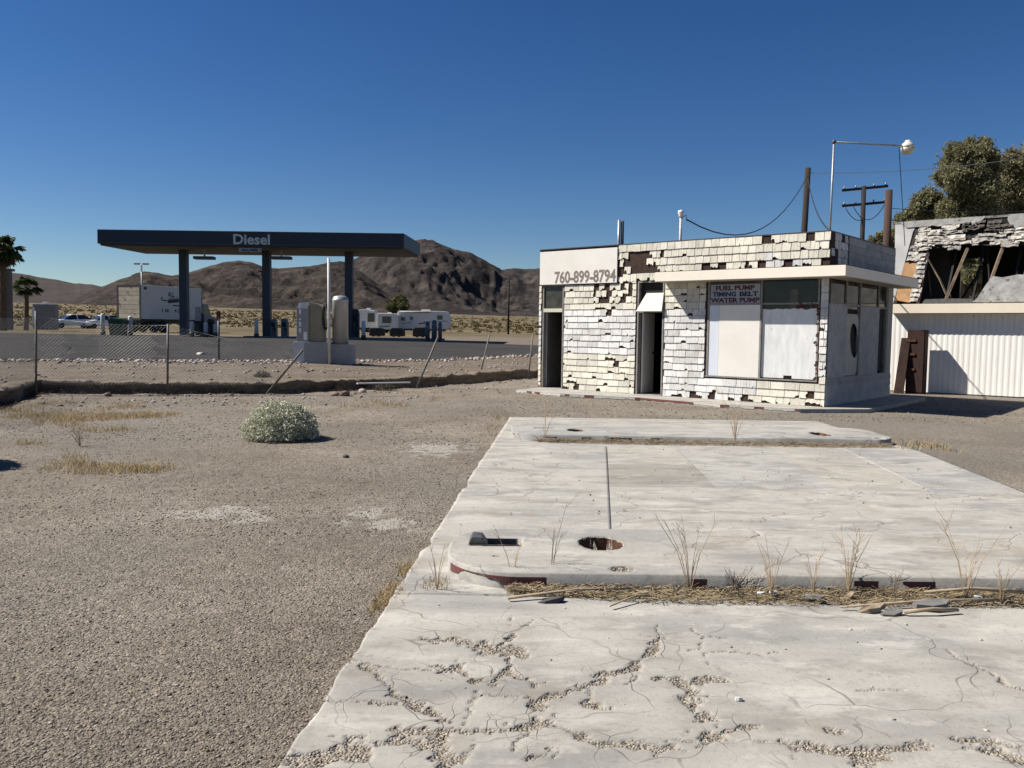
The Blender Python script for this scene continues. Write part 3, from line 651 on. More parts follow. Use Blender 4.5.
# building pad with its painted kerb
A_B = rad(49.6); BX = Vector((math.sin(A_B), -math.cos(A_B), 0)); BY = Vector((math.cos(A_B), math.sin(A_B), 0)); BROT = -(math.pi / 2 - A_B)
BO = G(824, 407, 0.08); BO.z = 0
pad = empty('building_pad', BO, BROT); tag(pad, kind='structure')
def lp(p): d = Vector((p.x, p.y, 0)) - BO; return (d.dot(BX), d.dot(BY))
fp = [lp(G(516, 393)), lp(G(560, 397)), lp(G(640, 401)), lp(G(720, 408)), lp(G(800, 413)), lp(G(868, 413)), lp(G(893, 408)), (0.75, 4.6)]
out = fp + [(-7.9, 4.6)]
mb = MB(); mb.prism(out, -0.05, 0.078); mb.build('pad_slab', con_a, pad)
mb = MB(); mb2 = MB()
for (ax, ay), (bx, by) in zip(fp[:4], fp[1:5]):
    n = 16
    for i in range(n):
        t0, t1 = i / n, (i + 1) / n; k = float(fbm(np.array([ax * 3 + t0 * 5]), np.array([ay]), 3)[0])
        x0, y0, x1, y1 = ax + (bx - ax) * t0, ay + (by - ay) * t0 - 0.004, ax + (bx - ax) * t1, ay + (by - ay) * t1 - 0.004
        (mb if k > 0.10 else mb2).add([(x0, y0, 0.012 + random.random() * 0.03), (x1, y1, 0.012 + random.random() * 0.03), (x1, y1, 0.072), (x0, y0, 0.072)], [(0, 1, 2, 3)])
mb.build('red_kerb_paint', red_paint, pad); mb2.build('white_kerb_paint', white_chalk, pad)

# ------------------------------------------------------------------ old station building
tarp = mat('tar_paper', (0.022, 0.013, 0.010), (0.055, 0.026, 0.018), scale=9, rough=0.95, bump=0.006, bscale=30)
def shingle_material(name, c1, c2):
    m, nt, p, out = _new(name)
    P = pos(nt)
    col = ramp(nt, noise_n(nt, P, 1.6, 4, 0.6), [(0.35, c1), (0.65, c2)])
    S = scaled(nt, P, (26, 26, 3.0))
    col = mixc(nt, ramp(nt, noise_n(nt, S, 1.0, 5, 0.7), [(0.52, (0, 0, 0)), (0.75, (0.8,) * 3)]), col, (0.27, 0.255, 0.225))
    col = mixc(nt, ramp(nt, noise_n(nt, P, 22, 5, 0.75), [(0.585, (0, 0, 0)), (0.66, (0.7,) * 3)]), col, (0.20, 0.155, 0.12))
    col = mixc(nt, ramp(nt, noise_n(nt, P, 2.4, 5, 0.7), [(0.52, (0, 0, 0)), (0.66, (0.35,) * 3)]), col, (0.42, 0.38, 0.30))
    oi = N(nt, 'ShaderNodeObjectInfo'); v = mathn(nt, 'MULTIPLY_ADD', oi.outputs['Random'], 0.32, 0.76)
    hs = N(nt, 'ShaderNodeHueSaturation'); nt.links.new(col, hs.inputs['Color']); nt.links.new(v, hs.inputs['Value'])
    nt.links.new(hs.outputs[0], p.inputs['Base Color']); p.inputs['Roughness'].default_value = 0.8; p.inputs['Specular IOR Level'].default_value = 0.2
    bumpn(nt, p, noise_n(nt, S, 1.5, 4, 0.7), 0.004)
    return m
sh_white = shingle_material('white_painted_shingle', (0.74, 0.73, 0.705), (0.64, 0.635, 0.615))
sh_cream = shingle_material('cream_painted_shingle', (0.72, 0.685, 0.575), (0.68, 0.65, 0.56))
sh_grey = mat('weathered_panel', (0.34, 0.345, 0.35), (0.25, 0.255, 0.26), scale=4, rough=0.85, bump=0.003, rand=0.12)
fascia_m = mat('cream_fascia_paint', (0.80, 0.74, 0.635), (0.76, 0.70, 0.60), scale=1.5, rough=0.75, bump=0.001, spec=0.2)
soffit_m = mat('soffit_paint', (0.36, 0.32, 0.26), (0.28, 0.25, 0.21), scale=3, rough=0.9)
board_m = mat('white_board', (0.74, 0.71, 0.66), (0.69, 0.66, 0.60), scale=2, rough=0.7, spec=0.25)
paint_m = mat('brushed_white_wash', (0.72, 0.72, 0.70), (0.58, 0.59, 0.60), scale=6, rough=0.6, stretch=(1.5, 1.5, 0.4), speck=((0.28, 0.29, 0.31), 4, 0.69))
frame_m = mat('grey_window_frame', (0.26, 0.25, 0.23), (0.18, 0.17, 0.16), scale=8, rough=0.7)
cream_m = mat('cream_trim', (0.60, 0.57, 0.44), (0.50, 0.47, 0.37), scale=6, rough=0.75)
wood_m = mat('bare_wood', (0.26, 0.16, 0.10), (0.18, 0.11, 0.07), scale=14, rough=0.9, stretch=(1, 1, 0.2))
grey_m = mat('grey_plaster', (0.34, 0.33, 0.31), (0.25, 0.245, 0.23), scale=2.5, rough=0.9)
black_m = mat('soot_and_shade_black', (0.012, 0.011, 0.010), (0.025, 0.022, 0.02), scale=5, rough=0.95)  # soot on burned parts, painted interior shade behind the side window
galv = mat('galvanised_pipe', (0.34, 0.35, 0.36), (0.24, 0.245, 0.25), scale=12, rough=0.5, metal=0.5)
dkmetal = mat('dark_metal', (0.07, 0.07, 0.072), (0.045, 0.045, 0.048), scale=8, rough=0.5, metal=0.3)
glass = glass_mat('dusty_glass', (0.42, 0.42, 0.41), 0.0, 0.04)
maroon = mat('maroon_letters', (0.085, 0.014, 0.020), (0.065, 0.012, 0.018), rough=0.6)  # sign red muted for the shade under the overhang
navy = mat('navy_letters', (0.010, 0.020, 0.055), (0.008, 0.016, 0.045), rough=0.6)  # sign blue darkened likewise for that shade
ltbrown = mat('faded_brown_letters', (0.24, 0.205, 0.18), (0.15, 0.125, 0.11), scale=9, rough=0.8)

bld = empty('station_building', BO, BROT)
tag(bld, 'derelict white shingled filling station office with boarded windows and flat cream overhang', 'building')
PZ = 0.08; TOP = 3.60; LEN = 7.40; DEP = 4.35; T = 0.14
DOOR1 = (-7.29, -6.62); DOOR2 = (-4.45, -3.74); WIN = (-2.63, -0.16)
# carcass: dark sheathing that shows where shingles are gone
fw = MB()
for x0, x1, z0, z1 in ((-LEN, DOOR1[0], PZ, TOP), (DOOR1[1], DOOR2[0], PZ, TOP), (DOOR2[1], WIN[0], PZ, TOP), (WIN[1], 0, PZ, TOP), (DOOR1[0], DOOR1[1], 2.72, TOP), (DOOR2[0], DOOR2[1], 2.72, TOP), (WIN[0], WIN[1], PZ, 0.60), (WIN[0], WIN[1], 2.70, TOP)):
    fw.box(x0, x1, 0, T, z0, z1)
front_wall = fw.build('front_wall', tarp, bld)
sw = MB()
for y0, y1, z0, z1 in ((T, 4.35, PZ, 0.64), (T, 4.35, 2.68, TOP), (3.98, 4.35, 0.64, 2.68)):
    sw.box(-T, 0, y0, y1, z0, z1)
side_wall = sw.build('side_wall', grey_m, bld)
bw = MB()
for x0, x1, z0, z1 in ((-LEN, -2.52, PZ, TOP), (-2.52, -0.14, PZ, 1.3), (-2.52, -0.14, 2.70, TOP), (-2.28, -1.5, 1.3, 2.70), (-0.75, -0.60, 1.3, 2.70)):
    bw.box(x0, x1, DEP - T, DEP, z0, z1)
inner_m = mat('shade_darkened_plaster', (0.10, 0.093, 0.083), (0.06, 0.056, 0.05), scale=2.5, rough=0.95); bw.build('back_wall', inner_m, bld)  # inner plaster coloured darker so the rooms read as shaded
mb = MB(); mb.box(-LEN, -LEN + T, T, DEP - T, PZ, TOP); mb.build('end_wall', sh_white, bld)
mb = MB(); mb.box(-LEN + T, -T, T, DEP - T, 2.95, 3.05); mb.build('roof', tarp, bld)
mb = MB(); mb.box(-LEN + T, -T, T, DEP - T, PZ - 0.06, PZ + 0.004); mb.build('floor', mat('dirty_floor', (0.16, 0.15, 0.13), (0.09, 0.08, 0.07), scale=4), bld)
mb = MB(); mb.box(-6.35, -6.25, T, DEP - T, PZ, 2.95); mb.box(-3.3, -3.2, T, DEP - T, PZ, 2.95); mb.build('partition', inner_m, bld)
mb = MB(); mb.box(-LEN - 0.01, 0.012, -0.02, 0.02, TOP, TOP + 0.022); mb.box(-0.02, 0.012, 0.02, DEP, TOP, TOP + 0.022); mb.build('parapet_flashing', dkmetal, bld)

# --- shingles: shared meshes, every one an object
def tile_mesh(kind, seed):
    rr = random.Random(seed); b = 0.0
    pts = [(-0.5, 0.5), (0.5, 0.5)]
    if kind == 0: pts = [(-0.5, -0.5), (0.5, -0.5), (0.5, 0.5), (-0.5, 0.5)]
    elif kind == 1: pts = [(-0.5, -0.5 + rr.uniform(0, .03)), (0.5, -0.5 + rr.uniform(0, .05)), (0.5, 0.5), (-0.5, 0.5)]
    elif kind == 2: pts = [(-0.5, -0.5), (0.18, -0.5), (0.3, -0.25), (0.5, -0.12), (0.5, 0.5), (-0.5, 0.5)]
    elif kind == 3: pts = [(-0.5, -0.2), (-0.32, -0.38), (-0.25, -0.5), (0.5, -0.5), (0.5, 0.5), (-0.5, 0.5)]
    elif kind == 4: pts = [(-0.5, -0.05), (-0.3, 0.05), (-0.1, -0.15), (0.15, 0.0), (0.3, -0.2), (0.5, -0.1), (0.5, 0.5), (-0.5, 0.5)]
    elif kind == 5: pts = [(-0.5, -0.5), (-0.05, -0.5), (0.02, -0.2), (0.12, -0.5), (0.5, -0.5), (0.5, 0.5), (-0.5, 0.5)]
    elif kind == 6: pts = [(-0.5, -0.5), (0.0, -0.5), (-0.08, -0.1), (0.06, 0.2), (0.02, 0.5), (-0.5, 0.5)]
    elif kind >= 7:
        base = rr.uniform(-0.35, 0.15); cut = rr.uniform(-0.4, 0.4); side = rr.choice((-1, 1)); m_ = 9; pts = []
        for i in range(m_ + 1):
            x = -0.5 + i / m_; d = (x - cut) * side
            z = -0.5 + (max(0.0, base + 0.5 + rr.uniform(-0.14, 0.14)) if d > 0 else rr.uniform(0, 0.05))
            pts.append((x, min(z, 0.4)))
        pts += [(0.5, 0.5), (-0.5, 0.5)]
    mb = MB(); n = len(pts)
    v = [(x, -0.023 + 0.014 * (z + 0.5), z) for x, z in pts] + [(x, -0.002, z) for x, z in pts]
    mb.add(v, [tuple(range(n)), tuple(range(n, 2 * n))[::-1]] + [(i, n + i, n + (i + 1) % n, (i + 1) % n) for i in range(n)])
    me = bpy.data.meshes.new('shingle'); me.from_pydata(mb.v, [], mb.f)
    bm = bmesh.new(); bm.from_mesh(me); bmesh.ops.recalc_face_normals(bm, faces=bm.faces); bm.to_mesh(me); bm.free()
    return me
TILES = {}
for k in range(15):
    for mn, mm in (('w', sh_white), ('c', sh_cream)):
        me = tile_mesh(k, k); me.materials.append(mm); TILES[k, mn] = me
def fb(x, z, s=1.0): return float(fbm(np.array([x * s + 40]), np.array([z * s + 11]), 4)[0])
def tile(name, parent, x0, x1, z0, z1, kind, col, y=0.0):
    o = bpy.data.objects.new(name, TILES[kind, col]); COL.objects.link(o); o.parent = parent
    o.location = ((x0 + x1) / 2 + random.uniform(-.003, .003), y - random.uniform(0, 0.004), (z0 + z1) / 2 + random.uniform(-.003, .003))
    o.scale = ((x1 - x0) - random.uniform(0.006, 0.014), 1.15, (z1 - z0) * random.uniform(0.955, 0.995)); o.rotation_euler = (0, random.gauss(0, 0.008), 0)
    return o
OPEN = [(DOOR1[0] - 0.03, DOOR1[1] + 0.03, 0, 2.72), (DOOR2[0] - 0.03, DOOR2[1] + 0.03, 0, 2.74), (WIN[0] - 0.05, WIN[1] + 0.02, 0.60, 2.72), (-3.70, 0.5, 2.68, 2.92), (-7.36, -5.0, 2.70, 3.53)]
def spans(x0, x1, z0, z1):
    s = [(x0, x1)]
    for a, b, c, d in OPEN:
        if z1 <= c + 0.05 or z0 >= d - 0.05: continue
        t = []
        for p, q in s:
            if b <= p or a >= q: t.append((p, q)); continue
            if a > p: t.append((p, a))
            if b < q: t.append((b, q))
        s = t
    return [(p, q) for p, q in s if q - p > 0.045]
def choose(x, z, wall):
    """state of the shingle at this place: None where it has fallen off"""
    miss = 0.0
    miss += 0.70 * math.exp(-((x + 4.45) / 0.65) ** 4 - ((z - 3.14) / 0.26) ** 4)      # big bare place right of the phone board
    miss += 0.60 * math.exp(-((x + 4.95) / 0.45) ** 2 - ((z - 2.62) / 0.22) ** 2)
    miss += 0.42 * math.exp(-((x + 5.2) / 0.6) ** 2 - ((z - 2.3) / 0.2) ** 2)
    if z > 2.9 and z < 3.10 and x > -3.6: miss += 0.22
    if z > 3.45 and x > -4.5: miss += 0.08
    if z < 0.24: miss += 0.22 if x > -3.8 else 0.05
    if wall and z < 0.6 and x > -1.4: miss += 0.05
    miss += 0.004 + 0.35 * max(0, fb(x, z, 0.9) - 0.26)
    r = random.random()
    if r < miss: return None if (miss > 0.3 or random.random() < 0.3) else random.choice((4, 6, 7, 9, 11))
    if r < miss * 2.4 + 0.16: return random.choice((2, 3, 4, 5, 6, 7, 8, 9, 10, 11, 12, 13, 14))
    return random.choice((0, 0, 1))
def colour(x, z):
    v = fb(x, z, 0.5) * 0.8
    if z > 2.15: v += 0.28 if x < -1.6 else -0.02
    elif z < 0.95 and x < -4.4: v += 0.26
    elif z < 0.62 and x > -1.5: v += 0.30
    else: v -= 0.22
    return 'c' if v > 0 else 'w'
rows = 0; z = PZ; rh = 0.1535
while z < 2.74:
    x = -LEN - random.choice((0.0, 0.15)) - (0.16 if rows % 2 else 0); 
    while x < 0.0:
        w = 0.31 if random.random() < 0.85 else random.choice((0.155, 0.22)); x1 = x + w
        for p, q in spans(max(x, -LEN), min(x1, 0.012), z, z + rh):
            if z + rh / 2 > 2.2 and -6.5 < p < -4.4 and q - p > 0.2:      # narrower pieces high on the wall
                h = (p + q) / 2; parts = [(p, h), (h, q)]
            else: parts = [(p, q)]
            for a, b in parts:
                k = choose((a + b) / 2, z + rh / 2, True)
                if k is not None: tile('wall_shingle', front_wall, a, b, z, z + rh, k, colour((a + b) / 2, z + rh / 2))
        x = x1
    z += rh; rows += 1
pz0 = 2.74; prh = (TOP - pz0) / 5.0
for r_ in range(5):
    z = pz0 + r_ * prh; x = -LEN - random.uniform(0, 0.1)
    while x < 0.0:
        w = random.uniform(0.165, 0.205); x1 = x + w
        for a, b in spans(max(x, -LEN), min(x1, 0.012), z, z + prh):
            k = choose((a + b) / 2, z + prh / 2, False)
            if k is not None: tile('parapet_shingle', front_wall, a, b, z, z + prh, k, colour((a + b) / 2, z + prh / 2), y=-0.004)
        x = x1
# side parapet: a few shingles then long sheets
for r_ in range(4):
    z = 2.96 + r_ * 0.16; y = 0.06
    for c in range(5):
        if (r_, c) in ((3, 0), (3, 3), (2, 0), (1, 1), (0, 0), (0, 1)): y += 0.19; continue
        o = tile('parapet_shingle', side_wall, -0.09, 0.09, z, z + 0.16, random.choice((0, 1, 2, 3)), 'w')
        o.rotation_euler = (0, 0, math.pi / 2); o.location = (0.0, y + 0.09, z + 0.08); y += 0.19
for r_ in range(4):
    z = 2.955 + r_ * 0.16
    for y0, y1 in ((1.10, 2.2), (2.2, 3.3), (3.3, 4.36)):
        mb = MB(); mb.add([(0.012, y0 + .004, z), (0.006, y0 + .004, z + 0.155), (0.006, y1, z + 0.155), (0.012, y1, z), (0.001, y0 + .004, z), (0.001, y0 + .004, z + .155), (0.001, y1, z + .155), (0.001, y1, z)],
            [(0, 1, 2, 3), (4, 7, 6, 5), (0, 4, 5, 1), (3, 2, 6, 7), (1, 5, 6, 2), (0, 3, 7, 4)]); mb.build('siding_sheet', sh_grey, side_wall)
mb = MB(); mb.box(0.0, 0.006, 0.0, 1.09, 2.9, TOP); mb.build('tar_strip', tarp, side_wall)
for r_ in range(4):     # lower side boards
    z = PZ + 0.004 + r_ * 0.14
    mb = MB(); mb.add([(0.016, 0.0, z), (0.004, 0.0, z + 0.138), (0.004, 4.36, z + 0.138), (0.016, 4.36, z), (0.001, 0, z), (0.001, 0, z + .138), (0.001, 4.36, z + .138), (0.001, 4.36, z)],
        [(0, 1, 2, 3), (4, 7, 6, 5), (0, 4, 5, 1), (3, 2, 6, 7), (1, 5, 6, 2), (0, 3, 7, 4)]); mb.build('siding_board', sh_grey, side_wall)

# overhang
mb = MB(); mb.prism([(-3.72, -0.46), (0.48, -0.46), (0.48, 4.62), (0.02, 4.62), (0.02, -0.03), (-3.72, -0.03)], 2.68, 2.885); oh = mb.build('overhang', fascia_m, bld, bevel=0.006)
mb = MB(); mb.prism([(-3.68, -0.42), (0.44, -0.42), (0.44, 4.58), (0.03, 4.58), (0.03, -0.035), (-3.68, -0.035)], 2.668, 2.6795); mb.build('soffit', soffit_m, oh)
mb = MB(); mb.prism([(-3.70, -0.44), (0.46, -0.44), (0.46, 4.6), (0.03, 4.6), (0.03, -0.035), (-3.70, -0.035)], 2.886, 2.90); mb.build('roof_felt', tarp, oh)

# phone board
mb = MB(); mb.box(-7.36, -5.01, -0.055, -0.036, 2.715, 3.55); pb = mb.build('phone_board', board_m, bld, bevel=0.004)
text('lettering', '760-899-8794', ltbrown, pb, (-6.88, -5.04, 2.73, 3.045), bold=0.03, y=-0.0552, depth=0.003)

# left door: transom over an open doorway
def frame(parent, name, x0, x1, z0, z1, w, m, y0=-0.01, y1=0.12):
    mb = MB(); mb.box(x0, x0 + w, y0, y1, z0, z1); mb.box(x1 - w, x1, y0, y1, z0, z1); mb.box(x0 + w, x1 - w, y0, y1, z1 - w, z1); return mb.build(name, m, parent)
d1 = frame(bld, 'door_frame', DOOR1[0], DOOR1[1], PZ, 2.715, 0.035, frame_m, -0.004, 0.10)
mb = MB(); mb.box(DOOR1[0] + .036, DOOR1[1] - .036, -0.012, 0.10, 2.02, 2.11); mb.build('lintel', cream_m, d1)
mb = MB(); mb.box(DOOR1[0] + .04, DOOR1[1] - .04, 0.03, 0.038, 2.112, 2.675); mb.build('pane', glass_mat('dirty_dark_glass', (0.22, 0.23, 0.23), 0.0, 0.10), d1)
mb = MB(); mb.box(-LEN - 0.006, DOOR1[0] - 0.002, -0.012, 0.0, PZ, 0.75); mb.build('bare_jamb_board', wood_m, d1)
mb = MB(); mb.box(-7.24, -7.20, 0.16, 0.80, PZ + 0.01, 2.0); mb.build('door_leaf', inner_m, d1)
# second door
d2 = frame(bld, 'door_frame', DOOR2[0], DOOR2[1], PZ, 2.73, 0.035, frame_m, -0.004, 0.13)
mb = MB(); mb.box(DOOR2[0] + .036, DOOR2[1] - .036, 0.0, 0.10, 2.0, 2.05); mb.build('lintel', frame_m, d2)
mb = MB(); mb.add([(-4.43, -0.10, 2.03), (-3.745, -0.10, 2.03), (-3.745, -0.02, 2.45), (-4.20, -0.02, 2.45), (-4.43, -0.08, 2.02), (-3.745, -0.08, 2.02), (-3.745, 0.0, 2.44), (-4.20, 0.0, 2.44)],
    [(0, 1, 2, 3), (7, 6, 5, 4), (0, 4, 5, 1), (1, 5, 6, 2), (2, 6, 7, 3), (3, 7, 4, 0)]); mb.build('hopper_transom', board_m, d2)
mb = MB(); mb.box(DOOR2[0] + .04, DOOR2[1] - .04, 0.09, 0.10, 2.06, 2.69); mb.build('pane', black_m, d2)
mb = MB(); mb.box(-0.0, 0.04, 0.0, 0.72, 0.0, 1.90); lf = mb.build('door_leaf', board_m, d2); lf.location = (-4.405, 0.15, PZ + 0.012); lf.rotation_euler = (0, 0, rad(10))
mb = MB(); mb.lathe([(0.028, 0), (0.03, 0.02), (0.015, 0.035)], 10); kn = mb.build('door_knob', dkmetal, lf); kn.location = (0.045, 0.62, 0.95); kn.rotation_euler = (0, rad(90), 0)

# front window
wf = MB()
for x in (WIN[0], -1.415, WIN[1] - 0.04): wf.box(x, x + 0.035, -0.012, 0.09, 0.60, 2.70)
wf.box(WIN[0] + .036, -1.416, -0.010, 0.09, 2.155, 2.19); wf.box(-1.379, WIN[1] - .041, -0.010, 0.09, 2.155, 2.19); wf.box(WIN[0] - .02, WIN[1], -0.03, 0.0, 0.575, 0.60)
win = wf.build('front_window', frame_m, bld)
mb = MB(); mb.box(-1.378, WIN[1] - .042, 0.03, 0.037, 2.192, 2.68); mb.build('pane', glass, win)
mb = MB(); mb.box(-1.378, WIN[1] - .042, 0.034, 0.040, 0.605, 2.15); gp = mb.build('pane', glass, win)
mb = MB(); mb.box(-2.59, -2.36, 0.0, 0.02, 0.605, 2.152); mb.build('filler_board', mat('bluish_white_board', (0.60, 0.64, 0.70), (0.55, 0.59, 0.65), rough=0.7), win)
mb = MB(); mb.box(-2.352, -1.42, -0.006, 0.02, 0.605, 2.152); mb.build('plywood_board', board_m, win)
# whitewash brushed on the right pane, ragged at the top
mb = MB(); n = 26; xa, xb = -1.375, WIN[1] - 0.05
tops = [2.06 + 0.07 * fb(i * 0.7, 3.0) for i in range(n + 1)]
for i in range(n):
    x0, x1 = xa + (xb - xa) * i / n, xa + (xb - xa) * (i + 1) / n
    bot = 0.62 + (0.06 if 10 < i < 15 else 0.0)
    mb.add([(x0, 0.032, bot), (x1, 0.032, bot), (x1, 0.032, tops[i + 1]), (x0, 0.032, tops[i])], [(0, 1, 2, 3)])
mb.build('whitewash', paint_m, gp, fixn=False)
mb = MB(); mb.box(-2.59, -1.42, 0.0, 0.03, 2.192, 2.69); mb.build('sign_backing', dkmetal, win)
mb = MB(); mb.box(-2.57, -1.43, -0.012, -0.001, 2.195, 2.60); sg = mb.build('parts_sign', mat('shaded_sign_board', (0.31, 0.33, 0.37), (0.25, 0.27, 0.31), rough=0.7), win)  # board colour darkened and blued for the shade under the overhang
text('lettering', 'FUEL PUMP', maroon, sg, (-2.45, -1.55, 2.468, 2.575), bold=0.045, y=-0.0122, depth=0.003)
text('lettering', 'TIMING', navy, sg, (-2.52, -1.97, 2.338, 2.440), bold=0.045, y=-0.0122, depth=0.003)
text('lettering', 'BELT', navy, sg, (-1.89, -1.47, 2.338, 2.440), bold=0.045, y=-0.0122, depth=0.003)
text('lettering', 'WATER PUMP', maroon, sg, (-2.565, -1.435, 2.205, 2.312), bold=0.045, y=-0.0122, depth=0.003)
# red and dark flakes round the window
mb = MB()
for i in range(46):
    if i < 18: x = random.uniform(-0.62, WIN[1]); z = 2.13 + random.uniform(-0.05, 0.05)
    else: x = WIN[1] - 0.03 + random.gauss(0, 0.015); z = 0.62 + (2.15 - 0.62) * random.random()
    s = random.uniform(0.015, 0.045); mb.add([(x - s, -0.014, z), (x, -0.014, z - s * 0.8), (x + s, -0.014, z + 0.2 * s), (x + .3 * s, -0.014, z + s)], [(0, 1, 2, 3)])
mb.build('paint_flake', mat('dark_red_flakes', (0.10, 0.025, 0.02), (0.05, 0.02, 0.02), scale=20), win)

# side window wall
swn = MB()
for y in (0.02, 1.10, 1.98, 3.28, 3.88): swn.box(-0.07, 0.0, y, y + 0.045, 0.64, 2.68)
swn.box(-0.07, 0.004, 0.02, 3.98, 0.625, 0.66); swn.box(-0.06, -0.005, 0.066, 3.88, 2.16, 2.20)
sidew = swn.build('side_window', frame_m, bld)
for y0, y1 in ((0.066, 1.10), (1.146, 1.98), (2.026, 3.28), (3.326, 3.88)):
    mb = MB(); mb.box(-0.035, -0.03, y0, y1, 2.202, 2.68); mb.build('pane', glass, sidew)
mb = MB(); mb.box(-0.025, 0.01, 0.067, 1.14, 0.662, 2.17); mb.build('plywood_board', sh_grey, sidew)
mb = MB(); mb.box(-0.025, 0.012, 1.985, 3.30, 0.662, 2.17); mb.build('plywood_board', sh_grey, sidew)
# torn paper behind the gap pane
def hole_sheet():
    pts = []; n = 28
    cy, cz = 1.72, 1.42
    hole = [(cy + 0.26 * math.cos(a) * (1.0 if math.cos(a) > 0 else 1.0), cz + 0.36 * math.sin(a) - 0.10 * math.cos(a)) for a in [2 * math.pi * i / n for i in range(n)]]
    rect = []
    for i in range(n):
        a = 2 * math.pi * i / n; c, s = math.cos(a), math.sin(a); k = 1 / max(abs(c) / 0.42, abs(s) / 0.66)
        rect.append((1.563 + c * k, 1.33 + s * k))
    hole = [(min(max(y, 1.16), 1.97), z) for y, z in hole]
    mb = MB(); v = [(-0.022, y, z) for y, z in rect] + [(-0.022, y, z) for y, z in hole]
    mb.add(v, [(i, (i + 1) % n, n + (i + 1) % n, n + i) for i in range(n)]); return mb
hole_sheet().build('torn_paper', mat('yellowed_paper', (0.42, 0.40, 0.33), (0.36, 0.36, 0.33), scale=3), sidew, fixn=False)
mb = MB(); mb.box(-0.10, -0.08, 1.10, 2.05, 0.7, 2.1); mb.build('interior_shade_backing', black_m, sidew)  # added black sheet, stands for the unlit room behind the torn hole
mb = MB(); mb.box(-0.10, -0.06, 3.326, 3.88, 0.70, 2.15); mb.build('interior_shade_backing', black_m, sidew)  # black sheet standing for the room's shade in the narrow window

# junk on the sill inside
mb = MB()
for i in range(9): x = 1.3 + 0.0; y = 0.25 + i * 0.09; mb.tube([(-0.12, y, 2.2), (-0.12 + random.uniform(-.03, .03), y + random.uniform(-.05, .05), 2.26 + random.random() * 0.06)], [0.03, 0.012], 5)
mb.build('sill_clutter', black_m, sidew)
mb = MB(); mb.box(-3.1, -0.2, 3.6, 4.15, PZ, 1.0); mb.build('counter', wood_m, bld)

# ---- things on the roof
def wire(name, a, b, sag, r, m, label, cat, n=14, group=None):
    a, b = Vector(a), Vector(b); pts = []
    for i in range(n + 1):
        t = i / n; p = a.lerp(b, t); p.z -= sag * 4 * t * (1 - t); pts.append(p)
    o = MB().tube(pts, r, 5).build(name, m, smooth=True); tag(o, label, cat, group); return o
cable_m = mat('black_cable', (0.015, 0.015, 0.016), (0.02, 0.02, 0.02), rough=0.6)
def bw_(x, y, z): p = BO + BX * x + BY * y; return Vector((p.x, p.y, z))
p0 = bw_(-0.04, 0.06, 3.10)
lamp = empty('roof_lamp', (p0.x, p0.y, 0)); tag(lamp, 'tall pipe gooseneck with a globe lamp over the roof corner', 'lamp')
tp = D(834, 142, p0.y); te = D(905, 146, p0.y + 0.28)
L = lambda v: Vector((v.x - p0.x, v.y - p0.y, v.z))
MB().tube([(0, 0, 3.06), L(tp)], [0.024, 0.02], 8).build('mast', galv, lamp, smooth=True)
MB().tube([L(tp) + Vector((-0.02, 0, 0)), L(te)], 0.018, 8).build('arm', galv, lamp, smooth=True)
MB().lathe([(0.0, -0.035), (0.03, -0.03), (0.035, 0.03), (0.0, 0.035)], 10, L(tp)).build('elbow', dkmetal, lamp, smooth=True)
gl = L(te) + Vector((0.06, 0.01, -0.03))
MB().lathe([(0.03, 0.15), (0.05, 0.145), (0.06, 0.11), (0.10, 0.085), (0.128, 0.04), (0.134, 0.0)], 18, gl).build('lamp_shade', mat('white_enamel', (0.62, 0.60, 0.55), (0.5, 0.48, 0.43), rough=0.35), lamp, smooth=True)
MB().lathe([(0.130, 0.0), (0.126, -0.05), (0.10, -0.10), (0.06, -0.13), (0.015, -0.14)], 18, gl).build('globe', mat('cream_globe_glass', (0.55, 0.50, 0.40), (0.48, 0.43, 0.34), rough=0.2), lamp, smooth=True)
wire('lamp_cable', te + Vector((-0.12, 0, -0.02)), D(905, 246, te.y + 1.2), 0.02, 0.008, cable_m, 'thin cable hanging straight down from the globe lamp arm', 'cable')

def roof_spot(px, py, ly):       # place on the roof at a depth ly behind the front, in line with a picture column
    lo, hi = 15.0, 26.0
    for _ in range(40):
        m_ = (lo + hi) / 2; p = D(px, py, m_)
        if (Vector((p.x, p.y, 0)) - BO).dot(BY) < ly: lo = m_
        else: hi = m_
    return D(px, py, lo)
q = roof_spot(681, 214, 0.30); ip = q
va = roof_spot(619.2, 220, 0.8); vb_ = roof_spot(622.6, 221, 0.85)
o = MB().tube([(va.x, va.y, 3.05), tuple(va)], 0.035, 10).build('vent_pipe', galv, smooth=True); tag(o, 'grey roof vent pipe, left of the close pair', 'pipe', 'roof vent pipes')
o = MB().tube([(vb_.x, vb_.y, 3.05), tuple(vb_)], 0.04, 10).build('vent_pipe', dkmetal, smooth=True); tag(o, 'dark roof vent pipe, right of the close pair', 'pipe', 'roof vent pipes')
sm = empty('service_mast', (q.x, ip.y, 0)); tag(sm, 'white service mast with a porcelain insulator on the parapet', 'mast')
MB().tube([(0, 0, 3.05), (0, 0, q.z - 0.06)], 0.03, 8).build('mast', mat('white_mast_paint', (0.6, 0.6, 0.58), (0.42, 0.4, 0.37), scale=15), sm, smooth=True)
MB().lathe([(0.03, -0.08), (0.06, -0.05), (0.05, -0.02), (0.075, 0.02), (0.07, 0.07), (0.03, 0.09)], 12, (0, 0, q.z)).build('insulator', mat('porcelain', (0.7, 0.7, 0.68), (0.6, 0.6, 0.58), rough=0.3), sm, smooth=True)
MB().tube([(0, 0, q.z - 0.1), (0.12, 0.0, q.z - 0.02), (0.14, 0, q.z - 0.16)], 0.012, 6).build('weatherhead', galv, sm, smooth=True)

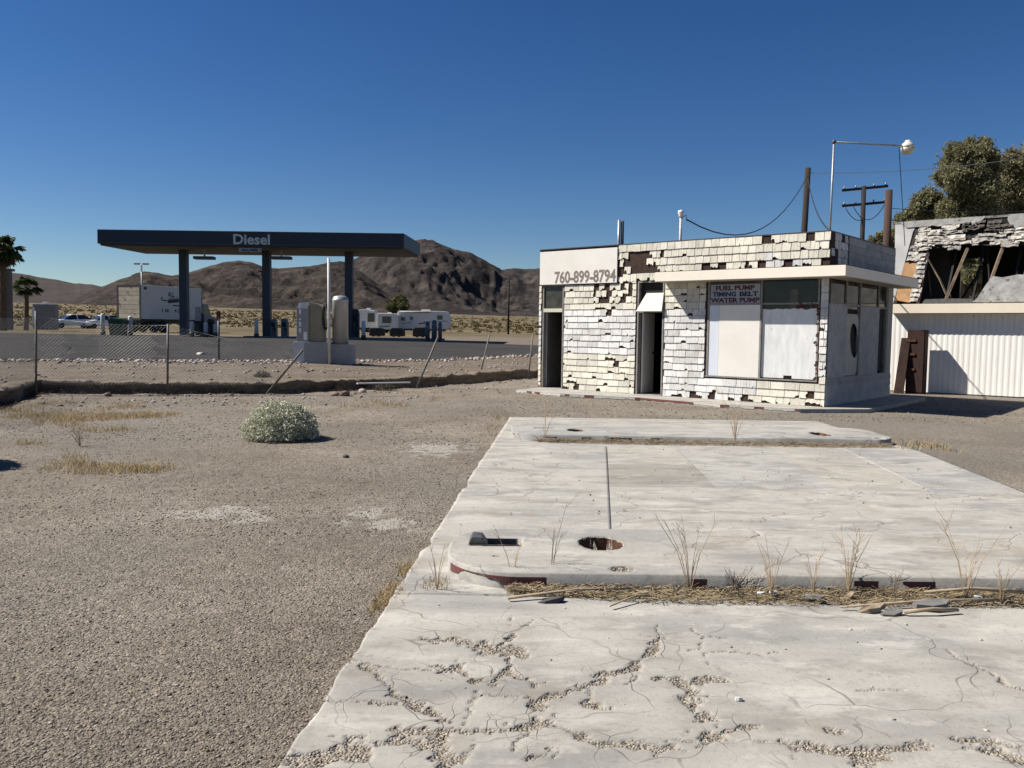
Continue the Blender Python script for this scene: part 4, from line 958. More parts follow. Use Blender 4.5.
# ---- poles behind
pole_m = mat('creosoted_pole', (0.028, 0.019, 0.015), (0.016, 0.012, 0.010), scale=9, rough=0.95, stretch=(1, 1, 0.12), bump=0.01, bscale=25)
up_t = D(808, 168, 34); up_b = D(802.5, 260, 34)
dirp = (up_t - up_b) / (up_t.z - up_b.z); base = up_t - dirp * (up_t.z - tz(up_t.x, 34) + 0.3)
o = MB().tube([base, up_t], [0.15, 0.115], 12).build('utility_pole', pole_m, smooth=True); tag(o, 'leaning brown utility pole with no crossarm behind the station roof', 'utility pole')
wire('service_cable', (q.x + 0.13, ip.y, q.z - 0.12), up_t - Vector((0, 0, 0.3)), 1.15, 0.017, cable_m, 'black cable sagging from the parapet mast to the leaning pole', 'cable')
wire('guy_wire', up_t - Vector((0, 0, 0.35)), bw_(-0.05, 0.10, 3.62), 0.35, 0.016, cable_m, 'black cable from the leaning pole down to the roof corner', 'cable')
pp = D(889, 190, 28)
o = MB().tube([(pp.x, 28, -0.2), (pp.x, 28, pp.z)], [0.14, 0.115], 12).build('utility_pole', mat('reddish_pole', (0.062, 0.032, 0.022), (0.04, 0.024, 0.018), scale=9, rough=0.95, stretch=(1, 1, 0.12)), smooth=True); tag(o, 'short reddish wooden pole between the station roof and the burned roof', 'utility pole')
xp = D(864, 186, 50); xg = tz(xp.x, 50)
xr = empty('crossarm_pole', (xp.x, 50, xg)); tag(xr, 'distant utility pole carrying two crossarms with insulators', 'utility pole')
MB().tube([(0.06, 0, -0.3), (0, 0, xp.z - xg)], [0.16, 0.13], 10).build('pole', pole_m, xr, smooth=True)
for (la, ra) in (((842, 190.5), (888, 186)), ((842, 206), (887, 202))):
    a = D(*la, 50.2) - Vector((xp.x, 50, xg)); b = D(*ra, 49.8) - Vector((xp.x, 50, xg))
    ca = MB().bar(a, b, 0.12, 0.14).build('crossarm', pole_m, xr)
    for t in (0.05, 0.3, 0.7, 0.95):
        c = a.lerp(b, t); MB().lathe([(0.03, 0.07), (0.06, 0.12), (0.05, 0.19), (0.02, 0.22)], 8, c).build('insulator', galv, ca, smooth=True)
xo = Vector((xp.x, 50, xg))
for i, (pa, pb) in enumerate((((845, 207), (864, 219)), ((864, 219), (885, 204)), ((853, 206), (864, 220)))):
    a = D(*pa, 49.9) - xo; b = D(*pb, 49.9) - xo
    pts = []
    for k in range(9):
        t = k / 8; p = a.lerp(b, t); p.z -= (0.35 if i < 2 else 0.1) * 4 * t * (1 - t); pts.append(p)
    MB().tube(pts, 0.022, 5).build('jumper_wire', cable_m, xr, smooth=True)
wires_far = mat('bare_wire', (0.30, 0.31, 0.33), (0.25, 0.26, 0.28), rough=0.4, metal=0.5)
wire('power_line', (pp.x, 28, D(889, 208, 28).z), D(1060, 209, 27), 0.12, 0.010, cable_m, 'thin dark wire from the reddish pole rightward, upper of the two', 'wire', group='wires right of the reddish pole')
wire('power_line', (pp.x, 28, D(889, 220, 28).z), D(1060, 221, 27), 0.10, 0.010, cable_m, 'thin dark wire from the reddish pole rightward, lower of the two', 'wire', group='wires right of the reddish pole')
wire('power_line', up_t - Vector((0, 0, 0.2)), D(1060, 152, 36), 0.25, 0.012, wires_far, 'pale wire from the leaning pole passing before the tree', 'wire')

# ------------------------------------------------------------------ burned building at right
SO = G(889, 391); SO.z = 0
shed = empty('burned_building', SO, BROT); tag(shed, 'low white ribbed building with a burned open mansard roof', 'building')
def shed_slope(x, t, off=0.0):      # point on the mansard slope: t 0 at the eave, 1 at the top
    return Vector((x, 1.30 * t - off * 0.876, 2.40 + 2.36 * t + off * 0.48))
rib_white = mat('ribbed_white_paint', (0.80, 0.785, 0.745), (0.74, 0.725, 0.69), scale=3, rough=0.7, stretch=(1, 1, 0.3), spec=0.25, speck=((0.35, 0.31, 0.26), 7, 0.72))
SL = 9.0
# ribbed wall as panels of vertical ribs
pw = 1.06; k = 0; x = 0.0
while x < SL:
    pts = []; xx = x
    prof = [(0.0, 0.0), (0.03, -0.006), (0.075, -0.006), (0.105, 0.0)]
    n = int(round(pw / 0.1325))
    for i in range(n):
        for a, b in prof: pts.append((x + i * 0.1325 + a, b))
    pts.append((x + n * 0.1325 - 0.002, 0.0))
    outl = pts + [(pts[-1][0], 0.03), (x, 0.03)]
    MB().prism(outl, 0.02 + random.uniform(0, 0.02), 2.135).build('wall_panel', rib_white, shed); x += n * 0.1325
MB().box(0, SL, 0.035, 0.15, 0.0, 2.14).build('front_wall', grey_m, shed)
MB().box(0.0, 0.12, 0.152, 7.0, 0.0, 2.14).build('end_wall', grey_m, shed)
MB().box(0, SL, 6.9, 7.0, 0.0, 2.14).build('back_wall', black_m, shed)
MB().box(0.02, SL, -0.30, 0.10, 2.145, 2.39).build('fascia', mat('shed_fascia_paint', (0.78, 0.70, 0.565), (0.71, 0.635, 0.51), scale=1.2, rough=0.8), shed, bevel=0.006)
MB().box(0.14, SL, 0.152, 6.9, 2.12, 2.30).build('attic_floor', black_m, shed)
# smooth grey sheet at the left edge of the slope
grey_felt = mat('grey_felt', (0.27, 0.265, 0.255), (0.16, 0.157, 0.15), scale=4, rough=0.95, bump=0.02, bscale=9, speck=((0.06, 0.055, 0.05), 8, 0.62))
def slab_poly(name, pts, thick, m, parent, off=0.0):
    a = [shed_slope(x, t, off) for x, t in pts]; b = [shed_slope(x, t, off - thick) for x, t in pts]; n = len(pts)
    return MB().add(a + b, [tuple(range(n)), tuple(range(n, 2 * n))[::-1]] + [(i, n + i, n + (i + 1) % n, (i + 1) % n) for i in range(n)]).build(name, m, parent)
roof = slab_poly('mansard_edge_sheet', [(0.0, 0.0), (0.06, 0.30), (0.13, 0.88), (0.22, 1.0), (-0.40, 1.0), (-0.18, 0.5), (-0.05, 0.1)], 0.03, mat('pale_metal_sheet', (0.34, 0.34, 0.335), (0.27, 0.27, 0.265), scale=2, rough=0.8), shed)
osb = mat('exposed_plywood', (0.34, 0.20, 0.09), (0.24, 0.135, 0.06), scale=5, rough=0.9, bump=0.006, speck=((0.10, 0.06, 0.03), 6, 0.64))
slab_poly('plywood_sheet', [(0.03, 0.05), (0.42, 0.02), (0.46, 0.20), (0.44, 0.36), (0.52, 0.47), (0.46, 0.50), (0.09, 0.50)], 0.02, osb, shed)
wood_r = mat('charred_rafter', (0.30, 0.22, 0.15), (0.10, 0.07, 0.05), scale=6, rough=0.95, bump=0.006, bscale=20, stretch=(1, 1, 0.4))
for x0, x1, t0, t1 in ((0.62, 0.62, -0.02, 0.63), (1.28, 1.60, 0.02, 0.66), (2.19, 2.44, 0.02, 0.66), (3.0, 3.1, 0.02, 0.66), (3.8, 3.8, 0.02, 0.9), (4.6, 4.6, 0.02, 0.9), (5.6, 5.6, 0.02, 0.9)):
    a = shed_slope(x0, t0, -0.05); b = shed_slope(x1, t1, -0.05); m_ = (a + b) / 2 + Vector((0, 0, 0.01))
    MB().tube([a, m_, b], [0.05, 0.045, 0.05], 4).build('rafter', wood_r, shed)
for x0 in (0.55, 1.2, 1.85, 2.75, 3.4, 4.2): MB().bar((x0, 0.45, 2.3), (x0 + 0.02, 1.9, 4.68), 0.05, 0.10).build('charred_stud', black_m, shed)
# decking behind the shingles in the upper band, charred
slab_poly('upper_decking', [(0.10, 0.52), (0.50, 0.52), (0.62, 0.66), (1.25, 0.68), (1.45, 0.80), (1.62, 0.70), (2.2, 0.66), (SL, 0.66), (SL, 0.98), (2.55, 0.98), (2.3, 0.84), (1.95, 0.82), (1.75, 0.98), (0.18, 0.98)], 0.02, black_m, shed, off=-0.02)
MB().box(-0.3, SL, 1.30, 1.36, 4.45, 4.735).build('ridge_board', black_m, shed)
MB().box(-0.39, SL, 1.28, 6.6, 4.74, 4.80).build('flat_roof', grey_felt, shed)
slab_poly('top_flashing', [(-0.05, 0.93), (1.5, 0.94), (1.7, 0.90), (1.9, 0.99), (1.9, 1.012), (-0.3, 1.012)], 0.02, grey_felt, shed, off=0.035)
slab_poly('top_flashing', [(2.45, 0.95), (2.6, 0.84), (3.4, 0.85), (SL, 0.86), (SL, 1.012), (2.45, 1.012)], 0.02, grey_felt, shed, off=0.035)
slab_poly('fallen_felt', [(1.95, 0.01), (SL, 0.0), (SL, 0.30), (3.4, 0.28), (2.9, 0.31), (2.55, 0.28), (2.32, 0.30), (2.2, 0.2), (2.05, 0.05)], 0.05, grey_felt, shed, off=0.03)
slab_poly('charred_plank', [(0.75, 0.0), (2.0, 0.0), (1.95, 0.05), (1.4, 0.055), (0.8, 0.05)], 0.04, mat('charred_wood_grey', (0.06, 0.058, 0.056), (0.03, 0.03, 0.03), scale=9), shed, off=0.02)
# back slope with gaps that let the trees show
MB().box(-0.3, 0.3, 6.2, 6.26, 2.3, 4.74).box(0.95, SL, 6.2, 6.26, 2.3, 4.74).box(0.3, 0.95, 6.2, 6.26, 4.1, 4.74).build('back_slope', black_m, shed)
MB().add([(-0.02, 0.15, 2.3), (-0.02, 6.19, 2.3), (-0.02, 6.19, 4.735), (-0.02, 1.4, 4.735), (0.04, 0.15, 2.3), (0.04, 6.19, 2.3), (0.04, 6.19, 4.735), (0.04, 1.4, 4.735)], [(0, 1, 2, 3), (7, 6, 5, 4), (0, 4, 5, 1), (1, 5, 6, 2), (2, 6, 7, 3), (3, 7, 4, 0)]).build('gable_wall', black_m, shed)
MB().box(3.05, 3.45, 1.8, 1.86, 2.3, 4.6).build('scorched_door', mat('scorched_red', (0.13, 0.04, 0.03), (0.05, 0.02, 0.02), scale=6), shed)
# curled shingles, each a piece: bent slabs in uneven courses
sh_pale = mat('curled_grey_shingle', (0.40, 0.375, 0.335), (0.25, 0.23, 0.205), scale=7, rough=0.9, rand=0.35, bump=0.006, speck=((0.05, 0.045, 0.04), 9, 0.58))
def curl(x0, x1, t0, t1, lift):
    mb = MB(); n = 6; top = []; bot = []
    for i in range(n + 1):
        u = i / n; x = x0 + (x1 - x0) * u
        w = 0.02 * math.sin(u * 7 + x0 * 9)
        top.append((shed_slope(x, t1, 0.012), shed_slope(x, t0 + random.uniform(-.006, .006), lift + w)))
    v = []
    for a, b in top: v += [a, b, b - Vector((0, -0.006, 0.011)), a - Vector((0, -0.01, 0.0))]
    f = []
    for i in range(n):
        b = 4 * i; f += [(b, b + 1, b + 5, b + 4), (b + 1, b + 2, b + 6, b + 5), (b + 2, b + 3, b + 7, b + 6), (b + 3, b, b + 4, b + 7)]
    f += [(0, 3, 2, 1), (4 * n, 4 * n + 1, 4 * n + 2, 4 * n + 3)]
    mb.add(v, f); return mb
for r_ in range(17):
    t0 = 0.50 + r_ * 0.026 + 0.0
    x = 0.08 + 0.008 * r_ + random.uniform(0, 0.15)
    while x < 4.6:
        w = random.uniform(0.16, 0.5); x1 = x + w; xm = (x + x1) / 2; tm = t0 + 0.02
        hole = False
        if 0.44 < xm < 1.55 and tm < 0.66 + 0.03 * math.sin(xm * 9): hole = True
        if 1.38 < xm < 1.66 and tm < 0.84: hole = True
        if xm > 1.6 and tm < 0.66 + 0.02 * math.sin(xm * 7): hole = True
        if 1.55 < xm < 2.52 and tm > 0.80 + 0.04 * math.sin(xm * 6): hole = True
        if 1.15 < xm < 1.6 and tm > 0.84: hole = True
        if tm > 0.90 and xm < 2.6: hole = hole or random.random() < 0.3
        if tm > 0.84 and xm > 2.5: hole = True
        if not hole and random.random() > 0.16: curl(x, x1, t0 + random.uniform(-.008, .008), t0 + 0.05, random.uniform(0.02, 0.075)).build('roof_shingle', sh_pale, shed)
        x = x1 + random.uniform(-0.02, 0.02)
for i in range(16):      # charred shreds round the upper hole
    xm = random.uniform(1.35, 2.5); t = random.uniform(0.80, 0.92)
    curl(xm, xm + random.uniform(.15, .4), t, t + 0.05, random.uniform(0.05, 0.14)).build('charred_shingle', mat('charred_shingle', (0.035, 0.03, 0.027), (0.10, 0.085, 0.07), scale=8, rough=0.95) if i == 0 else bpy.data.materials['charred_shingle'], shed)
for i in range(9): t = 0.02 + i * 0.055; curl(0.44 - 0.03 * i / 9 + random.uniform(-.04, .04), 0.62 + random.uniform(0, .06), t, t + 0.06, 0.06).build('roof_shingle', sh_pale, shed)

for i in range(16):      # fallen charred sticks in the opening
    x0 = random.uniform(0.6, 4.0); a = Vector((x0, random.uniform(0.3, 1.6), 2.32)); b = a + Vector((random.uniform(-.9, .9), random.uniform(-.2, .8), random.uniform(0.3, 1.9)))
    MB().tube([a, (a + b) / 2 + Vector((0.03, 0, 0.03)), b], [0.03, 0.025, 0.012], 4).build('charred_stick', black_m if i % 3 else wood_r, shed)
# rusty panels leaning at the wall
rb = mat('rusted_brown_iron', (0.022, 0.009, 0.007), (0.042, 0.016, 0.011), scale=5, rough=0.9, bump=0.008, bscale=18)
def sp_(x, y, z): p = SO + BX * x + BY * y; return Vector((p.x, p.y, z))
b_ = sp_(0.58, -0.62, 0)
lp1 = empty('rusty_locker', (b_.x, b_.y, 0.0), BROT); tag(lp1, 'tall rusty brown iron locker standing against the white ribbed wall', 'locker')
MB().box(0, 0.44, 0, 0.34, 0.0, 1.70).build('cabinet', rb, lp1, bevel=0.01)
MB().box(0.02, 0.42, -0.018, -0.002, 0.05, 1.66).build('door', rb, lp1)
for z_ in (0.62, 1.02, 1.38): MB().box(-0.02, 0.22, -0.05, -0.02, z_, z_ + 0.06).build('hinge_strap', rust, lp1)
b2_ = sp_(0.36, -0.86, 0)
dk = mat('dark_rusty_iron', (0.022, 0.010, 0.008), (0.045, 0.02, 0.014), scale=6, rough=0.95, bump=0.008)
o = MB().add([(0, 0, 0), (0.24, 0, 0), (0.30, 0.22, 1.48), (0.08, 0.22, 1.48), (0, 0.05, 0), (0.24, 0.05, 0), (0.30, 0.27, 1.48), (0.08, 0.27, 1.48)], [(0, 1, 2, 3), (7, 6, 5, 4), (0, 4, 5, 1), (1, 5, 6, 2), (2, 6, 7, 3), (3, 7, 4, 0)]).build('iron_sheet', dk)
o.location = (b2_.x, b2_.y, 0); o.rotation_euler = (0, 0, BROT); tag(o, 'narrow dark iron sheet leaning on the rusty locker', 'sheet')

# ------------------------------------------------------------------ trees
bark = mat('tree_bark', (0.10, 0.08, 0.06), (0.06, 0.048, 0.038), scale=5, rough=0.95, bump=0.02, bscale=12)
def tree(name, label, base, clumps, nleaf, lsize, lm, group=None, trunk_r=0.28):
    """clumps: (x, y, z, radius) in metres relative to the base"""
    t = empty(name, base); tag(t, label, 'tree', group)
    tb = MB(); fork = Vector((0, 0, max(1.0, min(c[2] for c in clumps) * 0.45)))
    tb.tube([(0, 0, -0.2), (0.08, 0.03, fork.z * 0.5), fork], [trunk_r * 1.25, trunk_r, trunk_r * 0.85], 9)
    for c in clumps[::2]:
        e = Vector(c[:3]); m1 = fork.lerp(e, 0.45) + Vector((random.uniform(-.3, .3), random.uniform(-.3, .3), 0.3)); tb.tube([fork, m1, e], [trunk_r * 0.55, trunk_r * 0.32, 0.03], 6)
    tb.build('trunk', bark, t, smooth=True)
    tot = sum(c[3] ** 2 for c in clumps); P = []
    for c in clumps:
        n = int(nleaf * c[3] ** 2 / tot); ns = max(12, int(22 * c[3] ** 1.4) + 8)
        # sub-clumps on the shell of each clump
        d = rng.normal(size=(ns, 3)); d /= np.linalg.norm(d, axis=1, keepdims=True); sc = np.array(c[:3]) + d * c[3] * rng.uniform(0.25, 1.0, (ns, 1)) ** 0.6
        w = rng.integers(0, ns, n); q = rng.normal(size=(n, 3)) * c[3] * 0.20
        P.append(sc[w] + q)
    P = np.concatenate(P); P = P[P[:, 2] > 0.5]
    link('crown', leaf_mesh('crown', P, lsize, 0.38), lm, t)
    return t
olive = leaf_mat('olive_leaves', (0.12, 0.122, 0.06), (0.29, 0.27, 0.155), trans=0.42)
olive2 = leaf_mat('dusty_olive_leaves', (0.13, 0.124, 0.064), (0.31, 0.28, 0.165), trans=0.42)
def at_tree(px_list, Y, base):
    out = []
    for px, py, rp in px_list:
        p = D(px, py, Y); out.append((p.x - base.x, p.y - base.y + random.uniform(-1.2, 1.2), p.z - base.z, rp * Y / F))
    return out
bt = D(962, 300, 40); bt.z = 0.1
tree('olive_tree', 'tall olive green tree behind the burned roof, domed, left of the gap', bt, at_tree([(955, 165, 17), (973, 160, 15), (940, 182, 14), (962, 192, 20), (934, 204, 14), (982, 188, 16), (988, 165, 13), (946, 215, 14), (975, 218, 17), (925, 212, 9), (962, 150, 8), (985, 205, 14), (915, 222, 8), (955, 240, 17), (980, 245, 18), (968, 265, 16), (985, 275, 16), (955, 278, 14)], 40, bt), 150000, 0.078, olive)
bt = D(1025, 300, 43); bt.z = 0.1
tree('olive_tree', 'dusty olive tree behind the burned roof, at the right edge of the picture', bt, at_tree([(1012, 172, 16), (1030, 160, 16), (1005, 195, 15), (1025, 195, 18), (1045, 180, 18), (1012, 218, 16), (1035, 220, 18), (1055, 210, 18), (998, 180, 8), (996, 205, 14), (1002, 228, 15), (993, 222, 12), (1000, 168, 9)], 43, bt), 140000, 0.08, olive2)
bt = D(905, 300, 60); bt.z = 0.3
tree('olive_tree', 'small far tree showing between the reddish pole and the burned roof', bt, at_tree([(906, 222, 9), (898, 232, 10), (912, 234, 10), (880, 240, 8), (870, 243, 7), (888, 246, 9), (920, 228, 8)], 60, bt), 26000, 0.13, olive2, trunk_r=0.2)

# ------------------------------------------------------------------ fence
post_m = mat('fence_post_steel', (0.17, 0.165, 0.15), (0.11, 0.10, 0.09), scale=10, rough=0.7, metal=0.4)
link_m = mat('fence_wire', (0.30, 0.29, 0.27), (0.24, 0.23, 0.21), rough=0.6, metal=0.5)
PB = [G(36, 384.5, 0.22), G(167.5, 385.4, 0.22), G(274, 385, 0.22), G(420, 380, 0.22), G(481, 371, 0.24), G(529, 372, 0.24)]
PT = [(36, 311), (168, 324), (303, 350), (438, 337), (490, 333), (533, 333)]
tops = []
for i, (b, t) in enumerate(zip(PB, PT)):
    e = D(t[0], t[1], b.y + (0.0 if i < 2 else 0.15)); tops.append(e)
names = ['upright steel fence post at the corner of the wire fence, far left', 'upright steel fence post in line with the first canopy column', 'steel fence post leaning far over toward the grey fuel cabinet', 'steel fence post leaning right, crossing the blue bins', 'thin steel fence post leaning slightly below the mountain', 'thin steel fence post half beside the left edge of the station']
for i, (b, e) in enumerate(zip(PB, tops)):
    g0 = b - (e - b).normalized() * 0.25
    o = MB().tube([g0, e], 0.026 if i < 4 else 0.022, 8).build('fence_post', post_m, smooth=True); tag(o, names[i], 'fence post', 'posts of the old wire fence')
def chain(name, a, ta, b, tb, label, cell=0.078):
    mb = MB(); a, b, ta, tb = Vector(a), Vector(b), Vector(ta), Vector(tb)
    Lx = (b - a).length; H = (ta - a).length; n = int(Lx / cell); m = int(H / cell)
    def P(u, v): return (a.lerp(b, u)).lerp(ta.lerp(tb, u), v) + Vector((0, 0.10 * math.sin(u * 9) * v, -0.06 * math.sin(u * math.pi) * v))
    du = H / Lx
    for s in (1, -1):
        for i in range(-int(m), n + int(m)):
            u0 = i * cell / Lx; u1 = u0 + s * du
            pts = []
            for k in range(7):
                v = k / 6; u = u0 + (u1 - u0) * v
                if 0 <= u <= 1: pts.append(P(u, v))
            if len(pts) > 1: mb.tube(pts, 0.0024, 3, cap=False)
    mb.tube([P(k / 12, 1) for k in range(13)], 0.003, 3); mb.tube([P(k / 12, 0.03) for k in range(13)], 0.003, 3)
    o = mb.build(name, link_m, fixn=False); tag(o, label, 'fence', kind='stuff'); return o
left0 = Vector((-8.6, 12.0, 0.24)); 
chain('chain_link_mesh', left0, left0 + Vector((0, 0, 1.45)), PB[0], tops[0] - Vector((0, 0, 0.12)), 'chain link mesh left of the corner fence post')
chain('chain_link_mesh', PB[0], tops[0] - Vector((0, 0, 0.12)), PB[1], tops[1] - Vector((0, 0, 0.03)), 'chain link mesh between the two upright fence posts')
chain('chain_link_mesh', PB[1], tops[1] - Vector((0, 0, 0.03)), PB[2], tops[2] + Vector((0, 0, 0.0)), 'chain link mesh sagging from the second post to the leaning post')
# marker post at the road edge
mp = G(219, 360, 0.5); g_ = tz(mp.x, mp.y)
r = empty('marker_post', (mp.x, mp.y, g_)); tag(r, 'dark marker post with a small red head at the road edge', 'post')
ht = D(219, 311, mp.y).z - g_
MB().tube([(0, 0, -0.2), (0, 0, ht - 0.2)], 0.035, 8).build('post', dkmetal, r, smooth=True)
MB().box(-0.06, 0.06, -0.03, 0.03, ht - 0.26, ht).build('marker_head', mat('dark_red_marker', (0.09, 0.02, 0.02), (0.05, 0.018, 0.018), rough=0.7), r, bevel=0.01)
# white plank lying on the bank
a = G(357, 383.5, 0.30); b = G(410, 382.5, 0.30)
o = MB().bar(a, b, 0.07, 0.028).build('plank', mat('bleached_plank', (0.62, 0.60, 0.56), (0.52, 0.50, 0.46), scale=5)); tag(o, 'bleached white plank lying along the top of the dirt bank', 'plank')

# ------------------------------------------------------------------ fuel cabinet and tank by the road
cb = G(322, 361.5, 0.50); cg = tz(cb.x, cb.y); cw = lambda px, py, Y=cb.y: D(px, py, Y) - Vector((cb.x, cb.y, cg))
cab_g = mat('grey_cabinet_paint', (0.27, 0.275, 0.28), (0.23, 0.235, 0.24), scale=4, rough=0.5, spec=0.4)
tan_m = mat('tan_tank_paint', (0.26, 0.225, 0.15), (0.22, 0.19, 0.13), scale=3, rough=0.55)
conc_base = mat('grey_base', (0.30, 0.305, 0.31), (0.25, 0.255, 0.26), scale=5, rough=0.8)
cabw = empty('fuel_cabinet', (cb.x, cb.y, cg)); tag(cabw, 'grey fuel cabinet with tan side panel and white upright lettering', 'cabinet')
def X_(px): return D(px, 350, cb.y).x - cb.x
def Z_(py): return D(320, py, cb.y).z - cg
MB().box(X_(294), X_(327.5), -0.1, 0.75, -0.1, Z_(342)).build('base', conc_base, cabw, bevel=0.01)
MB().box(X_(294) + .01, X_(305), -0.112, -0.102, 0.02, Z_(343)).build('base_panel', mat('white_panel', (0.5, 0.52, 0.54), (0.42, 0.44, 0.46), rough=0.6), cabw)
MB().box(X_(297), X_(309), -0.05, 0.6, Z_(342), Z_(309)).build('front_case', cab_g, cabw, bevel=0.01)
MB().box(X_(309) + .003, X_(322), 0.0, 0.6, Z_(342), Z_(307)).build('side_panel', tan_m, cabw, bevel=0.01)
MB().prism([(X_(297), Z_(309) + .002), (X_(309) + .002, Z_(309) + .002), (X_(307), Z_(302)), (X_(300), Z_(303))], -0.05, 0.6, 'y').build('cap', mat('pale_metal_cap', (0.5, 0.51, 0.52), (0.42, 0.43, 0.44), rough=0.4, metal=0.4), cabw)
MB().prism([(X_(309) + .004, Z_(307) + .002), (X_(322), Z_(307) + .002), (X_(318), Z_(304)), (X_(309.5), Z_(302.5))], 0.0, 0.6, 'y').build('lid', tan_m, cabw)
mb = MB(); zt = Z_(313); 
lw = mat('white_letters', (0.75, 0.75, 0.73), (0.68, 0.68, 0.66), rough=0.6)
for i in range(5):
    z0 = Z_(336) + 0.10 + i * 0.19; MB().box(X_(299.5), X_(301.5), -0.056, -0.051, z0, z0 + (0.14 if i != 2 else 0.05)).build('letter_mark', lw, cabw)
MB().box(X_(304), X_(307.5), -0.056, -0.051, Z_(340), Z_(332)).build('notice', lw, cabw)
tank = empty('propane_tank', (cb.x, cb.y, cg)); tag(tank, 'upright grey cylindrical tank on a block with black hoses', 'tank')
MB().box(X_(328.5), X_(351), 0.05, 0.75, -0.1, Z_(344)).build('block', conc_base, tank, bevel=0.01)
cx = (X_(330) + X_(346)) / 2; rr = (X_(346) - X_(330)) / 2
MB().lathe([(rr, Z_(344)), (rr, Z_(301)), (rr * 1.03, Z_(300.5)), (rr * 1.03, Z_(299)), (rr * 0.97, Z_(298.5)), (rr * 0.9, Z_(296.5)), (rr * 0.6, Z_(295.2)), (0.02, Z_(294.8))], 24, (cx, 0.35, 0)).build('cylinder', mat('grey_tank_paint', (0.42, 0.42, 0.41), (0.36, 0.36, 0.35), scale=2, rough=0.35, metal=0.3), tank, smooth=True)
for i in range(3):
    pts = []
    for k in range(20):
        a_ = 2 * math.pi * k / 19; pts.append((X_(325.6) + 0.085 * math.cos(a_) + 0.01 * i, -0.02 + 0.04 * i, Z_(317) + (Z_(303) - Z_(317)) * math.sin(a_) * (0.95 - 0.08 * i)))
    MB().tube(pts, 0.018, 6).build('hose', cable_m, tank, smooth=True)
pl = G(330.7, 361.5, 0.5); 
o = MB().tube([(cb.x + X_(330.8), cb.y - 0.2, cg - 0.2), (cb.x + X_(330.2), cb.y - 0.2, D(330, 258, cb.y - .2).z)], 0.045, 10).build('white_pole', mat('white_pole_paint', (0.52, 0.51, 0.48), (0.44, 0.43, 0.41), rough=0.6), smooth=True); tag(o, 'slim pale pole standing in front of the grey tank', 'pole')

# ------------------------------------------------------------------ diesel canopy across the road
CY0 = 50.0
def at(px, py, Y): return D(px, py, Y)
c_nl = D(97, 229, CY0); c_nr = D(404, 233.5, CY0); c_bl = D(97, 245.5, CY0)
zt_, zb_ = (c_nl.z + c_nr.z) / 2, c_bl.z
depth_dir = Vector((0.058, 1, 0)).normalized(); DEPTH = 5.7
canopy_g = 0.85
cp = empty('diesel_canopy', (c_nl.x, CY0, canopy_g)); tag(cp, 'long dark blue flat diesel canopy on three columns across the road', 'canopy')
LX = c_nr.x - c_nl.x
navy_f = mat('navy_fascia', (0.016, 0.021, 0.034), (0.020, 0.026, 0.041), scale=0.6, rough=0.45, spec=0.4)
soff = mat('canopy_soffit', (0.06, 0.058, 0.055), (0.045, 0.044, 0.043), scale=2, rough=0.8)
col_m = mat('navy_column', (0.018, 0.027, 0.045), (0.022, 0.032, 0.052), scale=1, rough=0.5)
H0, H1 = zb_ - canopy_g, zt_ - canopy_g
dx = depth_dir.x * DEPTH; dy = depth_dir.y * DEPTH
def cq(u, v): return (u + dx * v, dy * v)
mb = MB(); a, b, c, d = cq(0, 0), cq(LX, 0), cq(LX, 1), cq(0, 1)
mb.prism([a, b, c, d], H0 + 0.12, H1); mb.build('fascia', navy_f, cp, bevel=0.03)
mb = MB(); e = 0.004; mb.prism([(a[0] + .12, a[1] + .12), (b[0] - .12, b[1] + .12), (c[0] - .12, c[1] - .12), (d[0] + .12, d[1] - .12)], H0 + 0.02, H0 + 0.119); mb.build('soffit', soff, cp)
mb = MB(); mb.box(0.15, LX - 0.15, -0.012, -0.004, H0 + 0.13, H0 + 0.2); mb.build('fascia_trim', mat('fascia_trim', (0.03, 0.035, 0.05), (0.035, 0.04, 0.055), rough=0.4), cp)
def U(px): return D(px, 240, CY0).x - c_nl.x
zz = lambda py: D(250, py, CY0).z - canopy_g
text('lettering', 'Diesel', mat('white_sign_letters', (0.62, 0.62, 0.60), (0.55, 0.55, 0.53), rough=0.5), cp, (U(233.5), U(270), zz(244.6), zz(234.3)), bold=0.025, y=-0.013, depth=0.03)
MB().box(U(239), U(261.5), -0.06, -0.015, zz(252), zz(248.3)).build('price_strip', mat('grey_white_strip', (0.36, 0.36, 0.37), (0.28, 0.28, 0.29), scale=6, speck=((0.05, 0.05, 0.06), 5, 0.6)), cp)
MB().box(U(242), U(248), -0.066, -0.061, zz(251), zz(249.3)).box(U(250), U(258), -0.066, -0.061, zz(251), zz(249.3)).build('strip_print', dkmetal, cp)
for px in (184.3, 267.0, 349.2):
    p = D(px, 300, CY0 + DEPTH / 2); x = p.x - c_nl.x; y = p.y - CY0
    MB().box(x - 0.24, x + 0.24, y - 0.24, y + 0.24, -0.1, H0 + 0.02).build('column', col_m, cp, bevel=0.02)
for px in (204.5, 281.5):
    p = D(px, 258, CY0 + 1.2); x = p.x - c_nl.x; y = p.y - CY0; z = p.z - canopy_g
    f_ = MB().box(x - 0.6, x + 0.6, y - 0.3, y + 0.3, z - 0.09, z + 0.09).build('light_fixture', dkmetal, cp, bevel=0.02)
    MB().box(x - 0.04, x + 0.04, y - 0.04, y + 0.04, z + 0.09, H0 + 0.02).build('drop_rod', galv, f_)
MB().box(U(184) - 0.35, U(184) + 0.0, DEPTH / 2 - 0.33, DEPTH / 2 - 0.26, zz(325) * 0 + 1.0, 1.9).build('column_notice', mat('red_white_notice', (0.42, 0.36, 0.36), (0.3, 0.2, 0.2), scale=5), cp)
